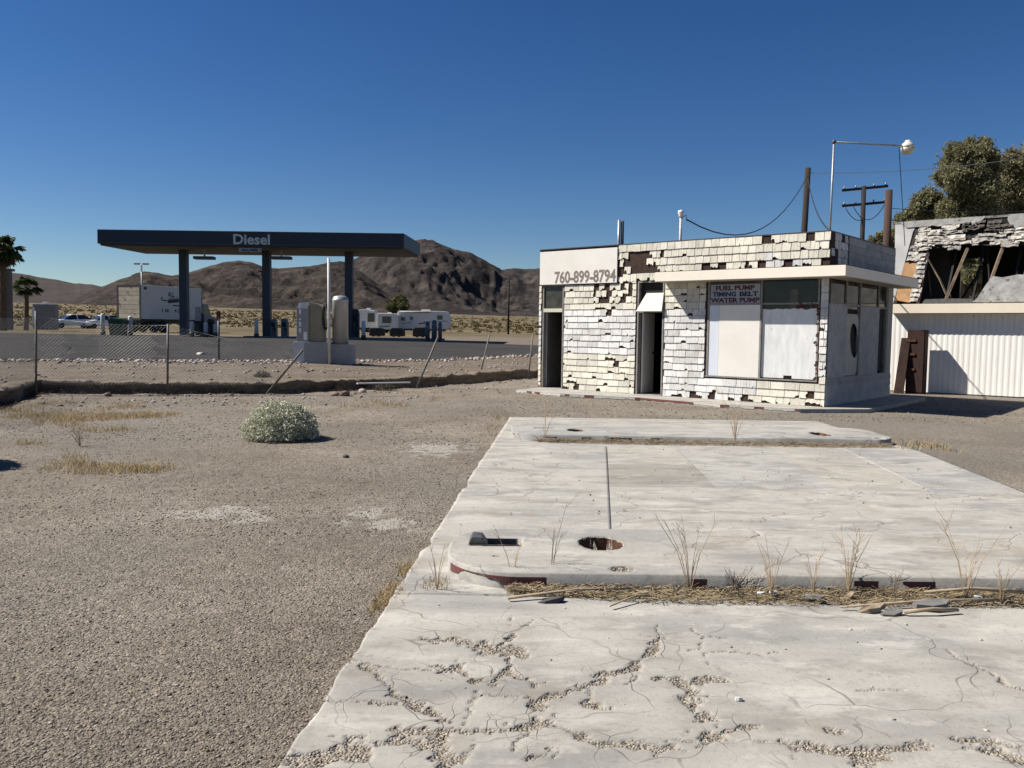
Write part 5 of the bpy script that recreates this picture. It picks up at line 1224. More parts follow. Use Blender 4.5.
# kerbed islands under the canopy
isl_m = mat('island_kerb', (0.20, 0.195, 0.185), (0.15, 0.147, 0.14), scale=2, rough=0.9)
def gz(x, y): return tz(x, y) + 0.03
kerb_g = 0.82
for i, (pa, pb, lab) in enumerate(((118, 216, 'low concrete fuel island under the left canopy column'), (246, 296, 'low concrete fuel island under the middle canopy column'), (338, 444, 'low concrete fuel island under the right canopy column'))):
    a = D(pa, 338, 52.8).x; b = D(pb, 338, 52.8).x
    o = MB().box(a, b, 52.2, 53.5, kerb_g - 0.2, kerb_g + 0.13).build('fuel_island', isl_m, bevel=0.03); tag(o, lab, 'kerb', 'fuel islands')
# bollards
boll_m = mat('white_bollard', (0.60, 0.60, 0.58), (0.52, 0.52, 0.50), scale=4, rough=0.6)
def bollard(px, pt, pb, Y, label):
    b = D(px, pb, Y); g = gz(b.x, Y); top = D(px, pt, Y).z
    r = empty('bollard', (b.x, Y, g)); tag(r, label, 'bollard', 'bollards at the pumps'); h = top - g; rr = 0.125
    MB().lathe([(rr, -0.1), (rr, h - 0.08), (rr * 0.85, h - 0.03), (rr * 0.4, h)], 12).build('post', boll_m, r, smooth=True)
    MB().lathe([(rr + 0.03, -0.05), (rr + 0.03, 0.22), (rr + 0.005, 0.25)], 12).build('base_collar', dkmetal, r, smooth=True)
bollard(103, 313.5, 335, 51.5, 'white bollard left of the green bin')
bollard(130.5, 316, 335, 51.5, 'white bollard right of the green bin')
bollard(192, 321, 336.5, 51.8, 'white bollard just right of the left canopy column')
bollard(206, 322, 337, 51.6, 'white bollard before the dark pump by the parked cab')
bollard(215.5, 324, 337.5, 51.9, 'slim white bollard beside the dark marker post')
bollard(256.5, 319, 337.5, 51.8, 'white bollard left of the middle canopy column')
bollard(363.5, 321, 338, 51.6, 'blue white bollard right of the right canopy column')
# green bin
gb = D(118.5, 335, 51.0); gg = gz(gb.x, 51.0); r = empty('green_bin', (gb.x, 51.0, gg)); tag(r, 'dark green waste bin between two white bollards', 'bin')
gm = mat('dark_green_plastic', (0.010, 0.040, 0.016), (0.015, 0.055, 0.022), scale=3, rough=0.5)
MB().add([(-0.38, -0.35, 0), (0.38, -0.35, 0), (0.38, 0.35, 0), (-0.38, 0.35, 0), (-0.45, -0.4, 0.85), (0.45, -0.4, 0.85), (0.45, 0.4, 0.85), (-0.45, 0.4, 0.85)], [(3, 2, 1, 0), (4, 5, 6, 7), (0, 1, 5, 4), (1, 2, 6, 5), (2, 3, 7, 6), (3, 0, 4, 7)]).build('body', gm, r, bevel=0.03)
MB().prism([(-0.48, 0.852), (0.48, 0.852), (0.40, 1.02), (-0.25, 1.08), (-0.44, 0.98)], -0.43, 0.43, 'y').build('lid', gm, r, bevel=0.02)
# dispensers
disp_m = mat('blue_grey_dispenser', (0.085, 0.10, 0.13), (0.065, 0.078, 0.10), scale=2, rough=0.45)
def dispenser(px, pt, pb, wpx, Y, label, m=disp_m):
    b = D(px, pb, Y); g = kerb_g + 0.12; h = D(px, pt, Y).z - g; w = wpx * Y / F
    r = empty('fuel_dispenser', (b.x, Y, g)); tag(r, label, 'fuel pump', 'diesel pumps')
    pr = [(-w / 2, 0), (w / 2, 0), (w / 2, h * 0.82), (w * 0.38, h * 0.95), (w * 0.15, h), (-w * 0.15, h), (-w * 0.38, h * 0.95), (-w / 2, h * 0.82)]
    MB().prism(pr, -0.25, 0.25, 'y').build('housing', m, r, bevel=0.015)
    MB().box(-w * 0.32, w * 0.32, -0.262, -0.252, h * 0.55, h * 0.8).build('display', black_m, r)
    MB().tube([(w * 0.3, -0.27, h * 0.5), (w * 0.46, -0.32, h * 0.25), (w * 0.36, -0.3, h * 0.1), (w * 0.5, -0.27, h * 0.45)], 0.025, 6).build('hose', cable_m, r, smooth=True)
    MB().box(-w * 0.12, w * 0.08, -0.30, -0.25, h * 0.35, h * 0.5).build('nozzle', dkmetal, r)
dispenser(274, 319, 338.5, 5.5, 52.8, 'blue grey fuel pump right of the middle canopy column, left one of two')
dispenser(285, 319, 338.5, 6.0, 52.8, 'blue grey fuel pump right of the middle canopy column, right one of two')
dispenser(200, 313, 337, 6.5, 52.9, 'dark cluttered fuel pump right of the left canopy column', mat('dark_pump', (0.03, 0.033, 0.035), (0.05, 0.05, 0.05), scale=3))
dispenser(211, 319, 337, 5.0, 52.7, 'olive black fuel pump beside the dark marker post', mat('olive_pump', (0.045, 0.042, 0.02), (0.03, 0.03, 0.02), scale=3))
dispenser(355.5, 309, 338.5, 7.0, 52.9, 'tall dark fuel pump against the right canopy column', mat('dark_blue_pump', (0.022, 0.03, 0.04), (0.03, 0.04, 0.05), scale=3))
binm = mat('blue_bin', (0.06, 0.085, 0.115), (0.075, 0.10, 0.13), scale=2, rough=0.5)
for px, pt, w, lab in ((427.5, 322, 4.6, 'blue grey bin below the travel trailer, leftmost of three'), (434.2, 320, 5.4, 'blue grey bin below the travel trailer, tallest middle one'), (440.0, 322, 4.0, 'blue grey bin below the travel trailer, rightmost of three')):
    Y = 50.8; b = D(px, 342, Y); g = gz(b.x, Y); h = D(px, pt, Y).z - g; ww = w * Y / F
    r = empty('waste_bin', (b.x, Y, g)); tag(r, lab, 'bin', 'blue grey bins by the apron')
    MB().lathe([(ww * .48, 0), (ww * .5, h * 0.75), (ww * .46, h * 0.78)], 14).build('body', binm, r, smooth=True)
    MB().lathe([(ww * .5, h * 0.79), (ww * .46, h * 0.9), (ww * .25, h)], 14).build('lid', binm, r, smooth=True)

# ------------------------------------------------------------------ far vehicles
tyre = mat('tyre_rubber', (0.015, 0.015, 0.015), (0.022, 0.021, 0.02), rough=0.9)
rimm = mat('wheel_rim', (0.10, 0.10, 0.105), (0.07, 0.07, 0.075), rough=0.4, metal=0.6)
win_m = mat('dark_car_glass', (0.018, 0.022, 0.026), (0.025, 0.03, 0.034), rough=0.1, spec=0.6)
carw = mat('white_car_paint', (0.80, 0.80, 0.79), (0.76, 0.76, 0.75), rough=0.3, spec=0.5)
def wheel(parent, x, y, r, w=0.2):
    o = MB().lathe([(r * 0.6, -w / 2), (r * 0.95, -w / 2), (r, -w * 0.3), (r, w * 0.3), (r * 0.95, w / 2), (r * 0.6, w / 2)], 18).build('wheel', tyre, parent, smooth=True)
    o.location = (x, y, r); o.rotation_euler = (rad(90), 0, 0)
    MB().lathe([(r * 0.6, -w / 2 - 0.01), (r * 0.3, -w / 2 - 0.02), (r * 0.3, w / 2 + 0.02), (r * 0.6, w / 2 + 0.01)], 14).build('rim', rimm, o, smooth=True)
    return o
def sedan(px, pb, Y, rz, label, s=1.0):
    b = D(px, pb, Y); g = tz(b.x, Y); r = empty('parked_car', (b.x, Y, g), rz); r.scale = (s, s, s); tag(r, label, 'car', 'white cars parked beyond the pumps')
    def loft(secs, name, m, bev=0.04):
        mb = MB()
        for x0, x1, ys, z0, z1 in secs: pass
    W = 0.88
    prof = [(-2.25, 0.30), (2.22, 0.28), (2.30, 0.50), (2.20, 0.74), (1.15, 0.92), (-1.55, 0.98), (-2.22, 0.92), (-2.30, 0.62)]
    MB().prism(prof, -W, W, 'y').build('body', carw, r, bevel=0.07, smooth=True)
    cabp = [(-1.75, 0.96), (1.15, 0.90), (0.35, 1.40), (-0.95, 1.42)]
    mb = MB(); n = 4
    v = [(x, -W * (0.96 if z < 1 else 0.74), z) for x, z in cabp] + [(x, W * (0.96 if z < 1 else 0.74), z) for x, z in cabp]
    mb.add(v, [(0, 1, 2, 3), (7, 6, 5, 4), (0, 4, 5, 1), (1, 5, 6, 2), (2, 6, 7, 3), (3, 7, 4, 0)]); mb.build('cabin_glass', win_m, r, bevel=0.03)
    MB().prism([(-0.98, 1.405), (0.38, 1.385), (0.30, 1.44), (-0.85, 1.455)], -W * 0.72, W * 0.72, 'y').build('roof', carw, r, bevel=0.02)
    for x_, z_ in ((-0.25, 0.0),): MB().bar((x_, -W * 0.95, 0.95), (x_ + 0.05, -W * 0.77, 1.4), 0.09, 0.04).bar((x_, W * 0.95, 0.95), (x_ + 0.05, W * 0.77, 1.4), 0.09, 0.04).build('pillar', carw, r)
    for x_ in (-1.42, 1.42):
        for y_ in (-W + 0.1, W - 0.1): wheel(r, x_, y_, 0.32)
    for y_ in (-0.6, 0.6):
        MB().box(2.16, 2.30, y_ - 0.2, y_ + 0.2, 0.58, 0.72).build('headlight', mat('lamp_lens', (0.5, 0.5, 0.5), (0.4, 0.4, 0.4), rough=0.1) if 'lamp_lens' not in bpy.data.materials else bpy.data.materials['lamp_lens'], r, bevel=0.02)
        MB().box(-2.32, -2.2, y_ - 0.18, y_ + 0.18, 0.68, 0.85).build('tail_lamp', maroon, r, bevel=0.02)
    MB().box(2.25, 2.325, -0.45, 0.45, 0.36, 0.52).build('grille', dkmetal, r)
sedan(72.5, 330, 88, rad(229), 'white sedan parked left of the white bollards', 1.0)
sedan(104, 331, 90, rad(231), 'white car half hidden behind the left white bollard and green bin', 1.0)

# box truck
T0 = D(141, 333, 68); tzr = tz(T0.x, 68)
tang = math.atan2(9.1, 3.3)
tr = empty('box_truck', (T0.x, 68, tzr), tang); tag(tr, 'white box truck with its tan slatted rear door showing, behind the canopy', 'truck')
tH = D(141, 284.5, 68).z - tzr; fl = 1.12; tl = 7.2; tw = 2.5
tw_side = mat('truck_side_white', (0.50, 0.50, 0.51), (0.46, 0.46, 0.47), scale=1, rough=0.4)
MB().box(0.06, tl, 0.0, tw, fl, tH).build('box', tw_side, tr, bevel=0.03)
fr = MB().box(0.0, 0.055, 0.0, 0.14, fl - 0.1, tH).box(0.0, 0.055, tw - 0.14, tw, fl - 0.1, tH).box(0, 0.055, .14, tw - .14, tH - 0.16, tH).box(0, 0.055, .14, tw - .14, fl - 0.1, fl + 0.05).build('rear_frame', dkmetal, tr)
slat_m = mat('tan_door_slat', (0.44, 0.39, 0.31), (0.33, 0.29, 0.22), scale=2, rough=0.7, rand=0.12, speck=((0.16, 0.13, 0.10), 2.2, 0.60))
nsl = 7; hs = (tH - 0.16 - fl - 0.05) / nsl
for i in range(nsl):
    z0 = fl + 0.05 + i * hs; MB().box(0.015, 0.05, 0.145, tw - 0.145, z0 + 0.012, z0 + hs - 0.012).build('door_slat', slat_m, tr)
MB().box(0.08, tl, tw * 0.25, tw * 0.75, fl - 0.35, fl - 0.005).box(0.0, 0.12, 0.1, tw - 0.1, 0.5, 0.62).box(0.05, 0.1, 0.5, 0.6, 0.62, fl - .1).box(0.05, 0.1, 1.9, 2.0, 0.62, fl - .1).build('chassis', dkmetal, tr)
for x_ in (1.6, 2.65, 8.6):
    for y_ in (0.15, tw - 0.15): wheel(tr, x_, y_, 0.50, 0.34)
cabm = mat('grey_blue_cab', (0.16, 0.18, 0.20), (0.13, 0.15, 0.17), rough=0.4)
MB().prism([(tl + 0.15, 0.5), (tl + 2.5, 0.5), (tl + 2.5, 1.25), (tl + 1.5, 1.55), (tl + 1.0, 2.6), (tl + 0.15, 2.65)], 0.15, tw - 0.15, 'y').build('cab', cabm, tr, bevel=0.05)
MB().prism([(tl + 0.45, 1.65), (tl + 1.3, 1.65), (tl + 0.95, 2.4), (tl + 0.45, 2.42)], 0.135, tw - 0.135, 'y').build('cab_window', win_m, tr)
for y_ in (0.1, 0.55): MB().tube([(tl + 0.08, y_, 1.0), (tl + 0.08, y_, 3.15)], 0.09, 8).build('exhaust_stack', dkmetal, tr, smooth=True)
# lettering on the side (the side faces local -Y)
blk = mat('black_print', (0.015, 0.015, 0.018), (0.02, 0.02, 0.022), rough=0.6)
def sx(px): # along the side for a picture column
    lo, hi = 0.0, tl
    for _ in range(30):
        m_ = (lo + hi) / 2; p = Vector((T0.x + m_ * math.cos(tang), 68 + m_ * math.sin(tang), 3.0)); c_ = CM.transposed() @ (p - Vector((0, 0, CAM_H))); q_ = 512 + F * c_.x / -c_.z
        if q_ < px: lo = m_
        else: hi = m_
    return lo
def szz(px, py): m_ = sx(px); return D(px, py, 68 + m_ * math.sin(tang)).z - tzr
text('lettering', 'ALL', blk, tr, (sx(168), sx(174.5), szz(171, 296.8), szz(171, 292)), bold=0.03, y=-0.002, depth=0.006)
def para(x0, x1, z0, z1, sk): return MB().add([(x0, -0.006, z0), (x1, -0.006, z0 + sk), (x1, -0.006, z1 + sk), (x0, -0.006, z1), (x0, -0.001, z0), (x1, -0.001, z0 + sk), (x1, -0.001, z1 + sk), (x0, -0.001, z1)], [(0, 1, 2, 3), (7, 6, 5, 4), (0, 4, 5, 1), (1, 5, 6, 2), (2, 6, 7, 3), (3, 7, 4, 0)])
para(sx(168), sx(179), szz(172, 303.5), szz(172, 299.8), 0.12).build('logo_bar', blk, tr); para(sx(169), sx(178.5), szz(172, 299.0), szz(172, 298.3), 0.12).build('logo_bar', blk, tr)
pts = [(sx(167), -0.01, szz(167, 300.5)), (sx(163), -0.01, szz(163, 300.5)), (sx(161), -0.01, szz(161, 299)), (sx(162.5), -0.01, szz(162.5, 297.2))]; MB().tube(pts, 0.05, 5).build('logo_swoosh', blk, tr)
MB().box(sx(173), sx(180), -0.006, -0.001, szz(176, 306.2), szz(176, 305)).build('logo_line', blk, tr)
text('lettering', '1', blk, tr, (sx(162), sx(162.8), szz(165, 312.3), szz(165, 308.8)), bold=0.02, y=-0.002, depth=0.006)
text('lettering', '80', blk, tr, (sx(165), sx(169), szz(165, 312.3), szz(165, 308.8)), bold=0.02, y=-0.002, depth=0.006)
text('lettering', '4-22', blk, tr, (sx(174.5), sx(180.5), szz(177, 312.5), szz(177, 309)), bold=0.02, y=-0.002, depth=0.006)
MB().box(sx(144), sx(147), -0.006, -0.001, szz(145, 289.5), szz(145, 286.8)).build('side_marker', blk, tr)

# travel trailers
rvw = mat('white_trailer_skin', (0.66, 0.66, 0.64), (0.60, 0.60, 0.58), scale=0.8, rough=0.5)
rvs = mat('trailer_stripe', (0.13, 0.15, 0.19), (0.16, 0.18, 0.22), rough=0.5)
def rv(px0, px1, pt, pb, Y, label, prof, wins, stripes, wheels, dpt=2.3):
    a = D(px0, pb, Y); b = D(px1, pb, Y); g = tz((a.x + b.x) / 2, Y); Lr = b.x - a.x; Hh = D((px0 + px1) / 2, pt, Y).z - g
    r = empty('travel_trailer', (a.x, Y, g)); tag(r, label, 'trailer', 'white trailers parked beyond the pumps')
    MB().prism([(x * Lr, z * Hh) for x, z in prof], 0, dpt, 'y').build('body', rvw, r, bevel=0.05)
    for x0, x1, z0, z1 in wins:
        w_ = MB().box(x0 * Lr, x1 * Lr, -0.03, -0.003, z0 * Hh, z1 * Hh).build('window', frame_m, r); MB().box(x0 * Lr + .06, x1 * Lr - .06, -0.04, -0.031, z0 * Hh + .06, z1 * Hh - .06).build('pane', win_m, w_)
    for x0, x1, z0, z1 in stripes: MB().add([(x0 * Lr, -0.012, z0 * Hh), (x1 * Lr, -0.012, (z0 + .04) * Hh), (x1 * Lr, -0.012, (z1 + .04) * Hh), (x0 * Lr, -0.012, z1 * Hh)], [(0, 1, 2, 3)]).build('stripe', rvs, r, fixn=False)
    for x in wheels: wheel(r, x * Lr, 0.12, 0.38); wheel(r, x * Lr, dpt - 0.12, 0.38)
    MB().box(0.1 * Lr, 0.9 * Lr, 0.2, dpt - 0.2, 0.35, prof[0][1] * Hh - 0.01).build('chassis', dkmetal, r)
    MB().box(0.45 * Lr, 0.62 * Lr, 0.8, 1.4, Hh * 0.985, Hh * 1.07).build('air_conditioner', rvw, r, bevel=0.04)
    return r
rv(356, 377, 309.5, 333, 104, 'white rounded trailer nose just right of the right canopy column', [(0, .2), (1, .2), (1, .75), (.85, .95), (.55, 1), (.2, 1), (0, .9)], [(0.55, 0.9, 0.45, 0.85)], [], (0.35, 0.6))
rv(377, 398, 313.5, 335.5, 101, 'white trailer with one wide window between the two larger trailers', [(0, .18), (1, .18), (1, .92), (.9, 1), (0.05, 1), (0, .95)], [(0.24, 0.68, 0.5, 0.85)], [(0.1, 0.6, 0.28, 0.34)], (0.3, 0.7))
t3 = rv(396, 450, 311, 336, 103, 'long white travel trailer with grey swoosh stripes and an awning', [(0.03, .2), (.95, .2), (.99, .38), (1, .55), (.96, .96), (.9, 1), (.05, 1), (0, .8), (0, .4)], [(0.09, 0.17, 0.55, 0.72), (0.26, 0.31, 0.58, 0.75), (0.76, 0.86, 0.62, 0.82)], [(0.42, 0.62, 0.40, 0.47), (0.52, 0.95, 0.50, 0.53), (0.1, 0.3, 0.42, 0.45)], (0.45, 0.55))
MB().tube([(0.08 * 6.4, -0.12, 2.62), (0.66 * 6.4, -0.12, 2.62)], 0.09, 8).build('awning_roll', grey_m, t3, smooth=True)
# dark low loads below the trailers
for px0, px1, pt, lab in ((369, 382.5, 327.5, 'black covered load below the trailer nose, leftmost of three'), (389.5, 403, 327.5, 'black covered load between the small and long trailers'), (412.5, 427, 327, 'long black covered load left of the blue bins')):
    Y = 66; a = D(px0, 336, Y); b = D(px1, 336, Y); g = tz(a.x, Y); h = D(px0, pt, Y).z - g; w = b.x - a.x
    r = empty('covered_load', (a.x, Y, g)); tag(r, lab, 'trailer', 'black covered loads')
    MB().prism([(0, 0.06), (w, 0.06), (w, h * 0.8), (w * 0.85, h), (w * 0.15, h * 0.97), (0, h * 0.75)], 0, 1.4, 'y').build('cover', mat('black_cover', (0.014, 0.014, 0.016), (0.03, 0.03, 0.032), scale=3) if 'black_cover' not in bpy.data.materials else bpy.data.materials['black_cover'], r, bevel=0.05)
    for x in (0.3, 0.7): wheel(r, w * x, 0.06, 0.16, 0.1)

# ------------------------------------------------------------------ far left: pillar, palms, enclosure, lights, far pole
p_ = D(6, 330, 72); g = tz(p_.x, 72); hx = D(10.5, 300, 72).x
r = empty('sign_pillar', (hx - 1.1, 72, g)); tag(r, 'tall plain grey brown pillar with a cap behind the big palm', 'pillar')
pm = mat('grey_brown_stucco', (0.13, 0.12, 0.117), (0.11, 0.10, 0.098), scale=2, rough=0.9)
hp = D(8, 271, 72).z - g
MB().box(-1.1, 1.0, 0, 0.5, -0.2, hp).build('shaft', pm, r); MB().box(-1.3, 1.15, -0.2, 0.7, hp, hp + 0.22).build('cap', pm, r, bevel=0.03)
palm_trunk = mat('palm_trunk', (0.13, 0.085, 0.05), (0.08, 0.052, 0.032), scale=4, rough=0.95, bump=0.03, bscale=5)
palm_leaf = leaf_mat('palm_fronds', (0.04, 0.065, 0.022), (0.10, 0.13, 0.05), trans=0.2)
dead_leaf = leaf_mat('dead_fronds', (0.11, 0.08, 0.045), (0.17, 0.125, 0.075), trans=0.1)
def palm(px, pbase, ptop, Y, tr_px, fr_len, nf, label, skirt):
    b = D(px, pbase, Y); g = tz(b.x, Y); H = D(px, ptop, Y).z - g; rt = tr_px * Y / F / 2
    r = empty('palm_tree', (b.x, Y, g)); tag(r, label, 'palm', 'fan palms at the far left')
    pts = []; rs = []
    for i in range(15):
        t = i / 14; pts.append((0.1 * math.sin(t * 2), 0, H * t - 0.1 * (1 - t))); rs.append(rt * (1.15 - 0.25 * t) * (1.06 if i % 2 else 0.96))
    MB().tube(pts, rs, 10).build('trunk', palm_trunk, r)
    def fronds(n, lo, hi, L, droop):
        V = []; Fc = []
        for i in range(n):
            az = random.uniform(0, 2 * math.pi); el = rad(random.uniform(lo, hi)); d = Vector((math.cos(az) * math.cos(el), math.sin(az) * math.cos(el), math.sin(el)))
            s_ = d.cross(Vector((0, 0, 1))).normalized(); up = s_.cross(d)
            L_ = L * random.uniform(0.8, 1.1); hub = Vector((0.1 * math.sin(2), 0, H)) + d * L_ * 0.45
            hub.z -= droop * 0.1
            b0 = len(V); V += [Vector((0.09, 0, H)) - s_ * 0.03, Vector((0.09, 0, H)) + s_ * 0.03, hub]; Fc.append((b0, b0 + 1, b0 + 2))
            for k in range(15):
                a_ = rad(-85 + 170 * k / 14); q_ = d * math.cos(a_) + s_ * math.sin(a_); tip = hub + q_ * L_ * 0.55 + Vector((0, 0, -droop * (0.12 + 0.2 * random.random()) * L_)) ; w_ = s_ * math.cos(a_) * 0.07 * L_ - d * math.sin(a_) * 0.07 * L_
                b0 = len(V); mid = hub + q_ * L_ * 0.3 + up * 0.03; V += [hub, mid - w_ * 0.6, tip, mid + w_ * 0.6]; Fc.append((b0, b0 + 1, b0 + 2)); Fc.append((b0, b0 + 2, b0 + 3))
        return mesh_np('crown', [tuple(v) for v in V], Fc)
    link('crown', fronds(nf, -25, 80, fr_len, 1.0), palm_leaf, r)
    if skirt: link('dead_skirt', fronds(int(nf * 0.7), -80, -35, fr_len * 0.75, 1.0), dead_leaf, r)
palm(3, 329, 249, 66, 6.5, 1.7, 34, 'tall fan palm with a thick trunk at the left picture edge', True)
palm(26.0, 329, 287, 70, 4.2, 1.35, 22, 'short young fan palm right of the grey brown pillar', False)
e_ = D(44, 330, 78); g = tz(e_.x, 78)
r = empty('utility_enclosure', (e_.x, 78, g)); tag(r, 'boxy grey utility enclosure left of the white sedan', 'enclosure')
w = 22 * 78 / F; h = D(48, 304, 78).z - g; em = mat('grey_enclosure', (0.22, 0.22, 0.225), (0.18, 0.18, 0.185), scale=1.5, rough=0.7)
MB().box(-w / 2, w / 2, 0, 0.7, 0, h).build('housing', em, r, bevel=0.03); MB().box(-w / 2 - 0.05, -w / 2 + 0.22, -0.05, -0.003, 0.5, h * 0.85).build('white_edge_panel', lw, r)
MB().box(-0.05, w / 2 - 0.1, -0.03, -0.003, 0.1, h * 0.9).build('door', em, r)
MB().box(-0.2, 0.25, 0.2, 0.6, h, h + 0.18).build('roof_unit', lw, r, bevel=0.03)
lpz = D(141.5, 264, 100); g = tz(lpz.x, 100)
r = empty('area_light', (lpz.x, 100, g)); tag(r, 'distant twin headed light pole rising behind the box truck', 'lamp')
MB().tube([(0, 0, -0.2), (0, 0, lpz.z - g)], [0.12, 0.09], 8).build('pole', galv, r, smooth=True)
for s_ in (-1, 1): MB().box(min(s_ * 0.2, s_ * 0.85), max(s_ * 0.2, s_ * 0.85), -0.2, 0.2, lpz.z - g - 0.08, lpz.z - g + 0.10).build('lamp_head', galv, r, bevel=0.03)
MB().bar((-0.3, 0, lpz.z - g), (0.3, 0, lpz.z - g), 0.06, 0.06).build('bracket', galv, r)
fpx = D(509, 276, 110); g = tz(fpx.x, 110)
r = empty('far_pole', (fpx.x, 110, g)); tag(r, 'thin distant utility pole in front of the dark mountain', 'utility pole')
MB().tube([(0, 0, -0.3), (0, 0, fpx.z - g)], [0.14, 0.11], 8).build('pole', pole_m, r, smooth=True); MB().bar((-0.5, 0, fpx.z - g - 0.4), (0.5, 0, fpx.z - g - 0.4), 0.1, 0.1).build('crossarm', pole_m, r)
bt = D(398, 318, 118); bt.z = tz(bt.x, 118)
tree('desert_tree', 'round yellow green tree behind the long travel trailer', bt, at_tree([(396, 303, 6), (402, 304, 6), (399, 299, 5), (404, 309, 6), (392, 309, 5)], 118, bt), 9000, 0.20, leaf_mat('yellow_green_leaves', (0.07, 0.07, 0.022), (0.13, 0.125, 0.05)), trunk_r=0.15)

# ------------------------------------------------------------------ silvery bush on the lot
def silver_bush():
    c = G(275.5, 441); c.y += 0.25
    t = empty('silver_bush', (c.x, c.y, 0)); tag(t, 'round silvery green desert bush alone on the gravel lot', 'bush')
    n = 17000; d = rng.normal(size=(n, 3)); d /= np.linalg.norm(d, axis=1, keepdims=True); d[:, 2] = np.abs(d[:, 2]) * 1.0 - 0.12
    lump = 1 + 0.22 * fbm(d[:, 0] * 5 + 9, d[:, 1] * 5 + d[:, 2] * 4, 4) * 2 + 0.05 * rng.random(n) ** 4
    rr = rng.uniform(0.0, 1, n) ** 0.22 * lump
    P = np.stack([d[:, 0] * 0.52 * rr, d[:, 1] * 0.50 * rr, 0.09 + d[:, 2] * 0.50 * rr], 1); P = P[P[:, 2] > 0.012]
    link('foliage', leaf_mesh('foliage', P, 0.0155, 0.55), leaf_mat('silver_leaves', (0.31, 0.32, 0.22), (0.66, 0.665, 0.53), trans=0.15), t)
    tb = MB()
    for i in range(34):
        a_ = random.uniform(0, 6.28); e = random.uniform(0.15, 1.4); L_ = 0.40
        tb.tube([(0, 0, 0), (0.5 * L_ * math.cos(a_) * math.cos(e), 0.5 * L_ * math.sin(a_) * math.cos(e), 0.05 + 0.5 * L_ * math.sin(e)), (L_ * math.cos(a_) * math.cos(e), L_ * math.sin(a_) * math.cos(e), 0.06 + L_ * math.sin(e))], [0.010, 0.006, 0.003], 5)
    tb.build('stems', mat('bush_stems', (0.16, 0.13, 0.09), (0.12, 0.09, 0.06), rough=0.9), t)
    shadow_stand_in = copy_tree(t); shadow_stand_in.location = (-6.45, 8.9, 0); shadow_stand_in.scale = (1.2, 1.1, 2.0); shadow_stand_in.rotation_euler = (0, 0, 2.1); tag(shadow_stand_in, 'unseen stand-in bush beyond the left picture edge, added to cast a shadow onto the lot', 'bush')  # unseen stretched copy, added only for the shadow it casts into view
silver_bush()

# ------------------------------------------------------------------ dry grass
straw = leaf_mat('dry_grass', (0.24, 0.17, 0.08), (0.50, 0.385, 0.20), trans=0.2)
def blades(name, pts, hlo, hhi, wid, label, m=None, lean=0.6, z=None):
    n = len(pts); pts = np.asarray(pts)
    zz_ = terrain(pts[:, 0], pts[:, 1]) if z is None else np.full(n, z)
    zz_ = np.where((pts[:, 1] < 17) & (pts[:, 0] > -7) & (z is None), np.minimum(zz_, 0.004), zz_)
    h = rng.uniform(hlo, hhi, n); a_ = rng.uniform(0, 2 * math.pi, n); ln = np.abs(rng.normal(0, lean, n)) * h
    B = np.stack([pts[:, 0], pts[:, 1], zz_ - 0.004], 1); T_ = B + np.stack([np.cos(a_) * ln, np.sin(a_) * ln, h * np.maximum(0.25, 1 - 0.4 * lean)], 1)
    s_ = np.stack([-np.sin(a_ + 0.7), np.cos(a_ + 0.7), 0 * a_], 1) * wid; M_ = B * 0.45 + T_ * 0.55 + np.array([0, 0, 0.12]) * h[:, None]
    V = np.stack([B - s_, B + s_, M_ + s_ * 0.7, T_, M_ - s_ * 0.7], 1).reshape(-1, 3)
    i = np.arange(n) * 5; Fc = np.concatenate([np.stack([i, i + 1, i + 2], 1), np.stack([i, i + 2, i + 4], 1), np.stack([i + 4, i + 2, i + 3], 1)])
    o = link(name, mesh_np(name, V, Fc), m or straw); tag(o, label, 'grass', kind='stuff'); return o
def scatter_px(quad_px, n, thr=0.0, sc=1.5, z=0.0):
    """scatter in a picture quadrilateral laid on the ground, thinned into patches"""
    q = [G(x, y, z) for x, y in quad_px]; u = rng.random(n) * 1.3 - 0.15; v = rng.random(n) * 1.5 - 0.25; fall = np.clip(np.minimum(np.minimum(u + 0.15, 1.15 - u) / 0.35, np.minimum(v + 0.25, 1.25 - v) / 0.6), 0, 1)
    x = (q[0].x * (1 - u) + q[1].x * u) * (1 - v) + (q[3].x * (1 - u) + q[2].x * u) * v; y = (q[0].y * (1 - u) + q[1].y * u) * (1 - v) + (q[3].y * (1 - u) + q[2].y * u) * v
    k = (fbm(x * sc, y * sc, 4) - thr) * 5 + 0.12 - 0.8 * (1 - fall) > rng.random(n); return np.stack([x[k], y[k]], 1)
gp_ = [scatter_px([(-40, 436), (135, 430), (150, 416), (-40, 412)], 22000, -0.06, 1.0), scatter_px([(-40, 470), (60, 474), (40, 448), (-40, 446)], 9000, -0.03, 1.3), scatter_px([(50, 470), (150, 476), (160, 468), (60, 456)], 3500, -0.02, 1.6), scatter_px([(315, 404), (420, 404), (430, 392), (320, 392)], 8000, -0.03, 1.3),
       scatter_px([(160, 405), (330, 412), (330, 396), (160, 396)], 3000, 0.10, 1.3), scatter_px([(0, 412), (160, 410), (160, 400), (0, 406)], 7000, 0.0, 1.1), scatter_px([(440, 420), (500, 424), (520, 395), (470, 395)], 900, 0.06, 2.0)]
blades('dry_grass', np.concatenate(gp_), 0.02, 0.11, 0.003, 'straw coloured dry grass in patches near the fence bank')
gr2 = [scatter_px([(375, 604), (397, 600), (418, 560), (405, 560)], 1500, -0.1, 3), scatter_px([(475, 440), (492, 445), (508, 418), (496, 418)], 1100, -0.05, 3), scatter_px([(425, 592), (445, 592), (445, 585), (425, 585)], 220, -0.3, 3)]
blades('dry_grass', np.concatenate(gr2), 0.02, 0.085, 0.0022, 'short straw grass along the left rim of the concrete', z=0.0)
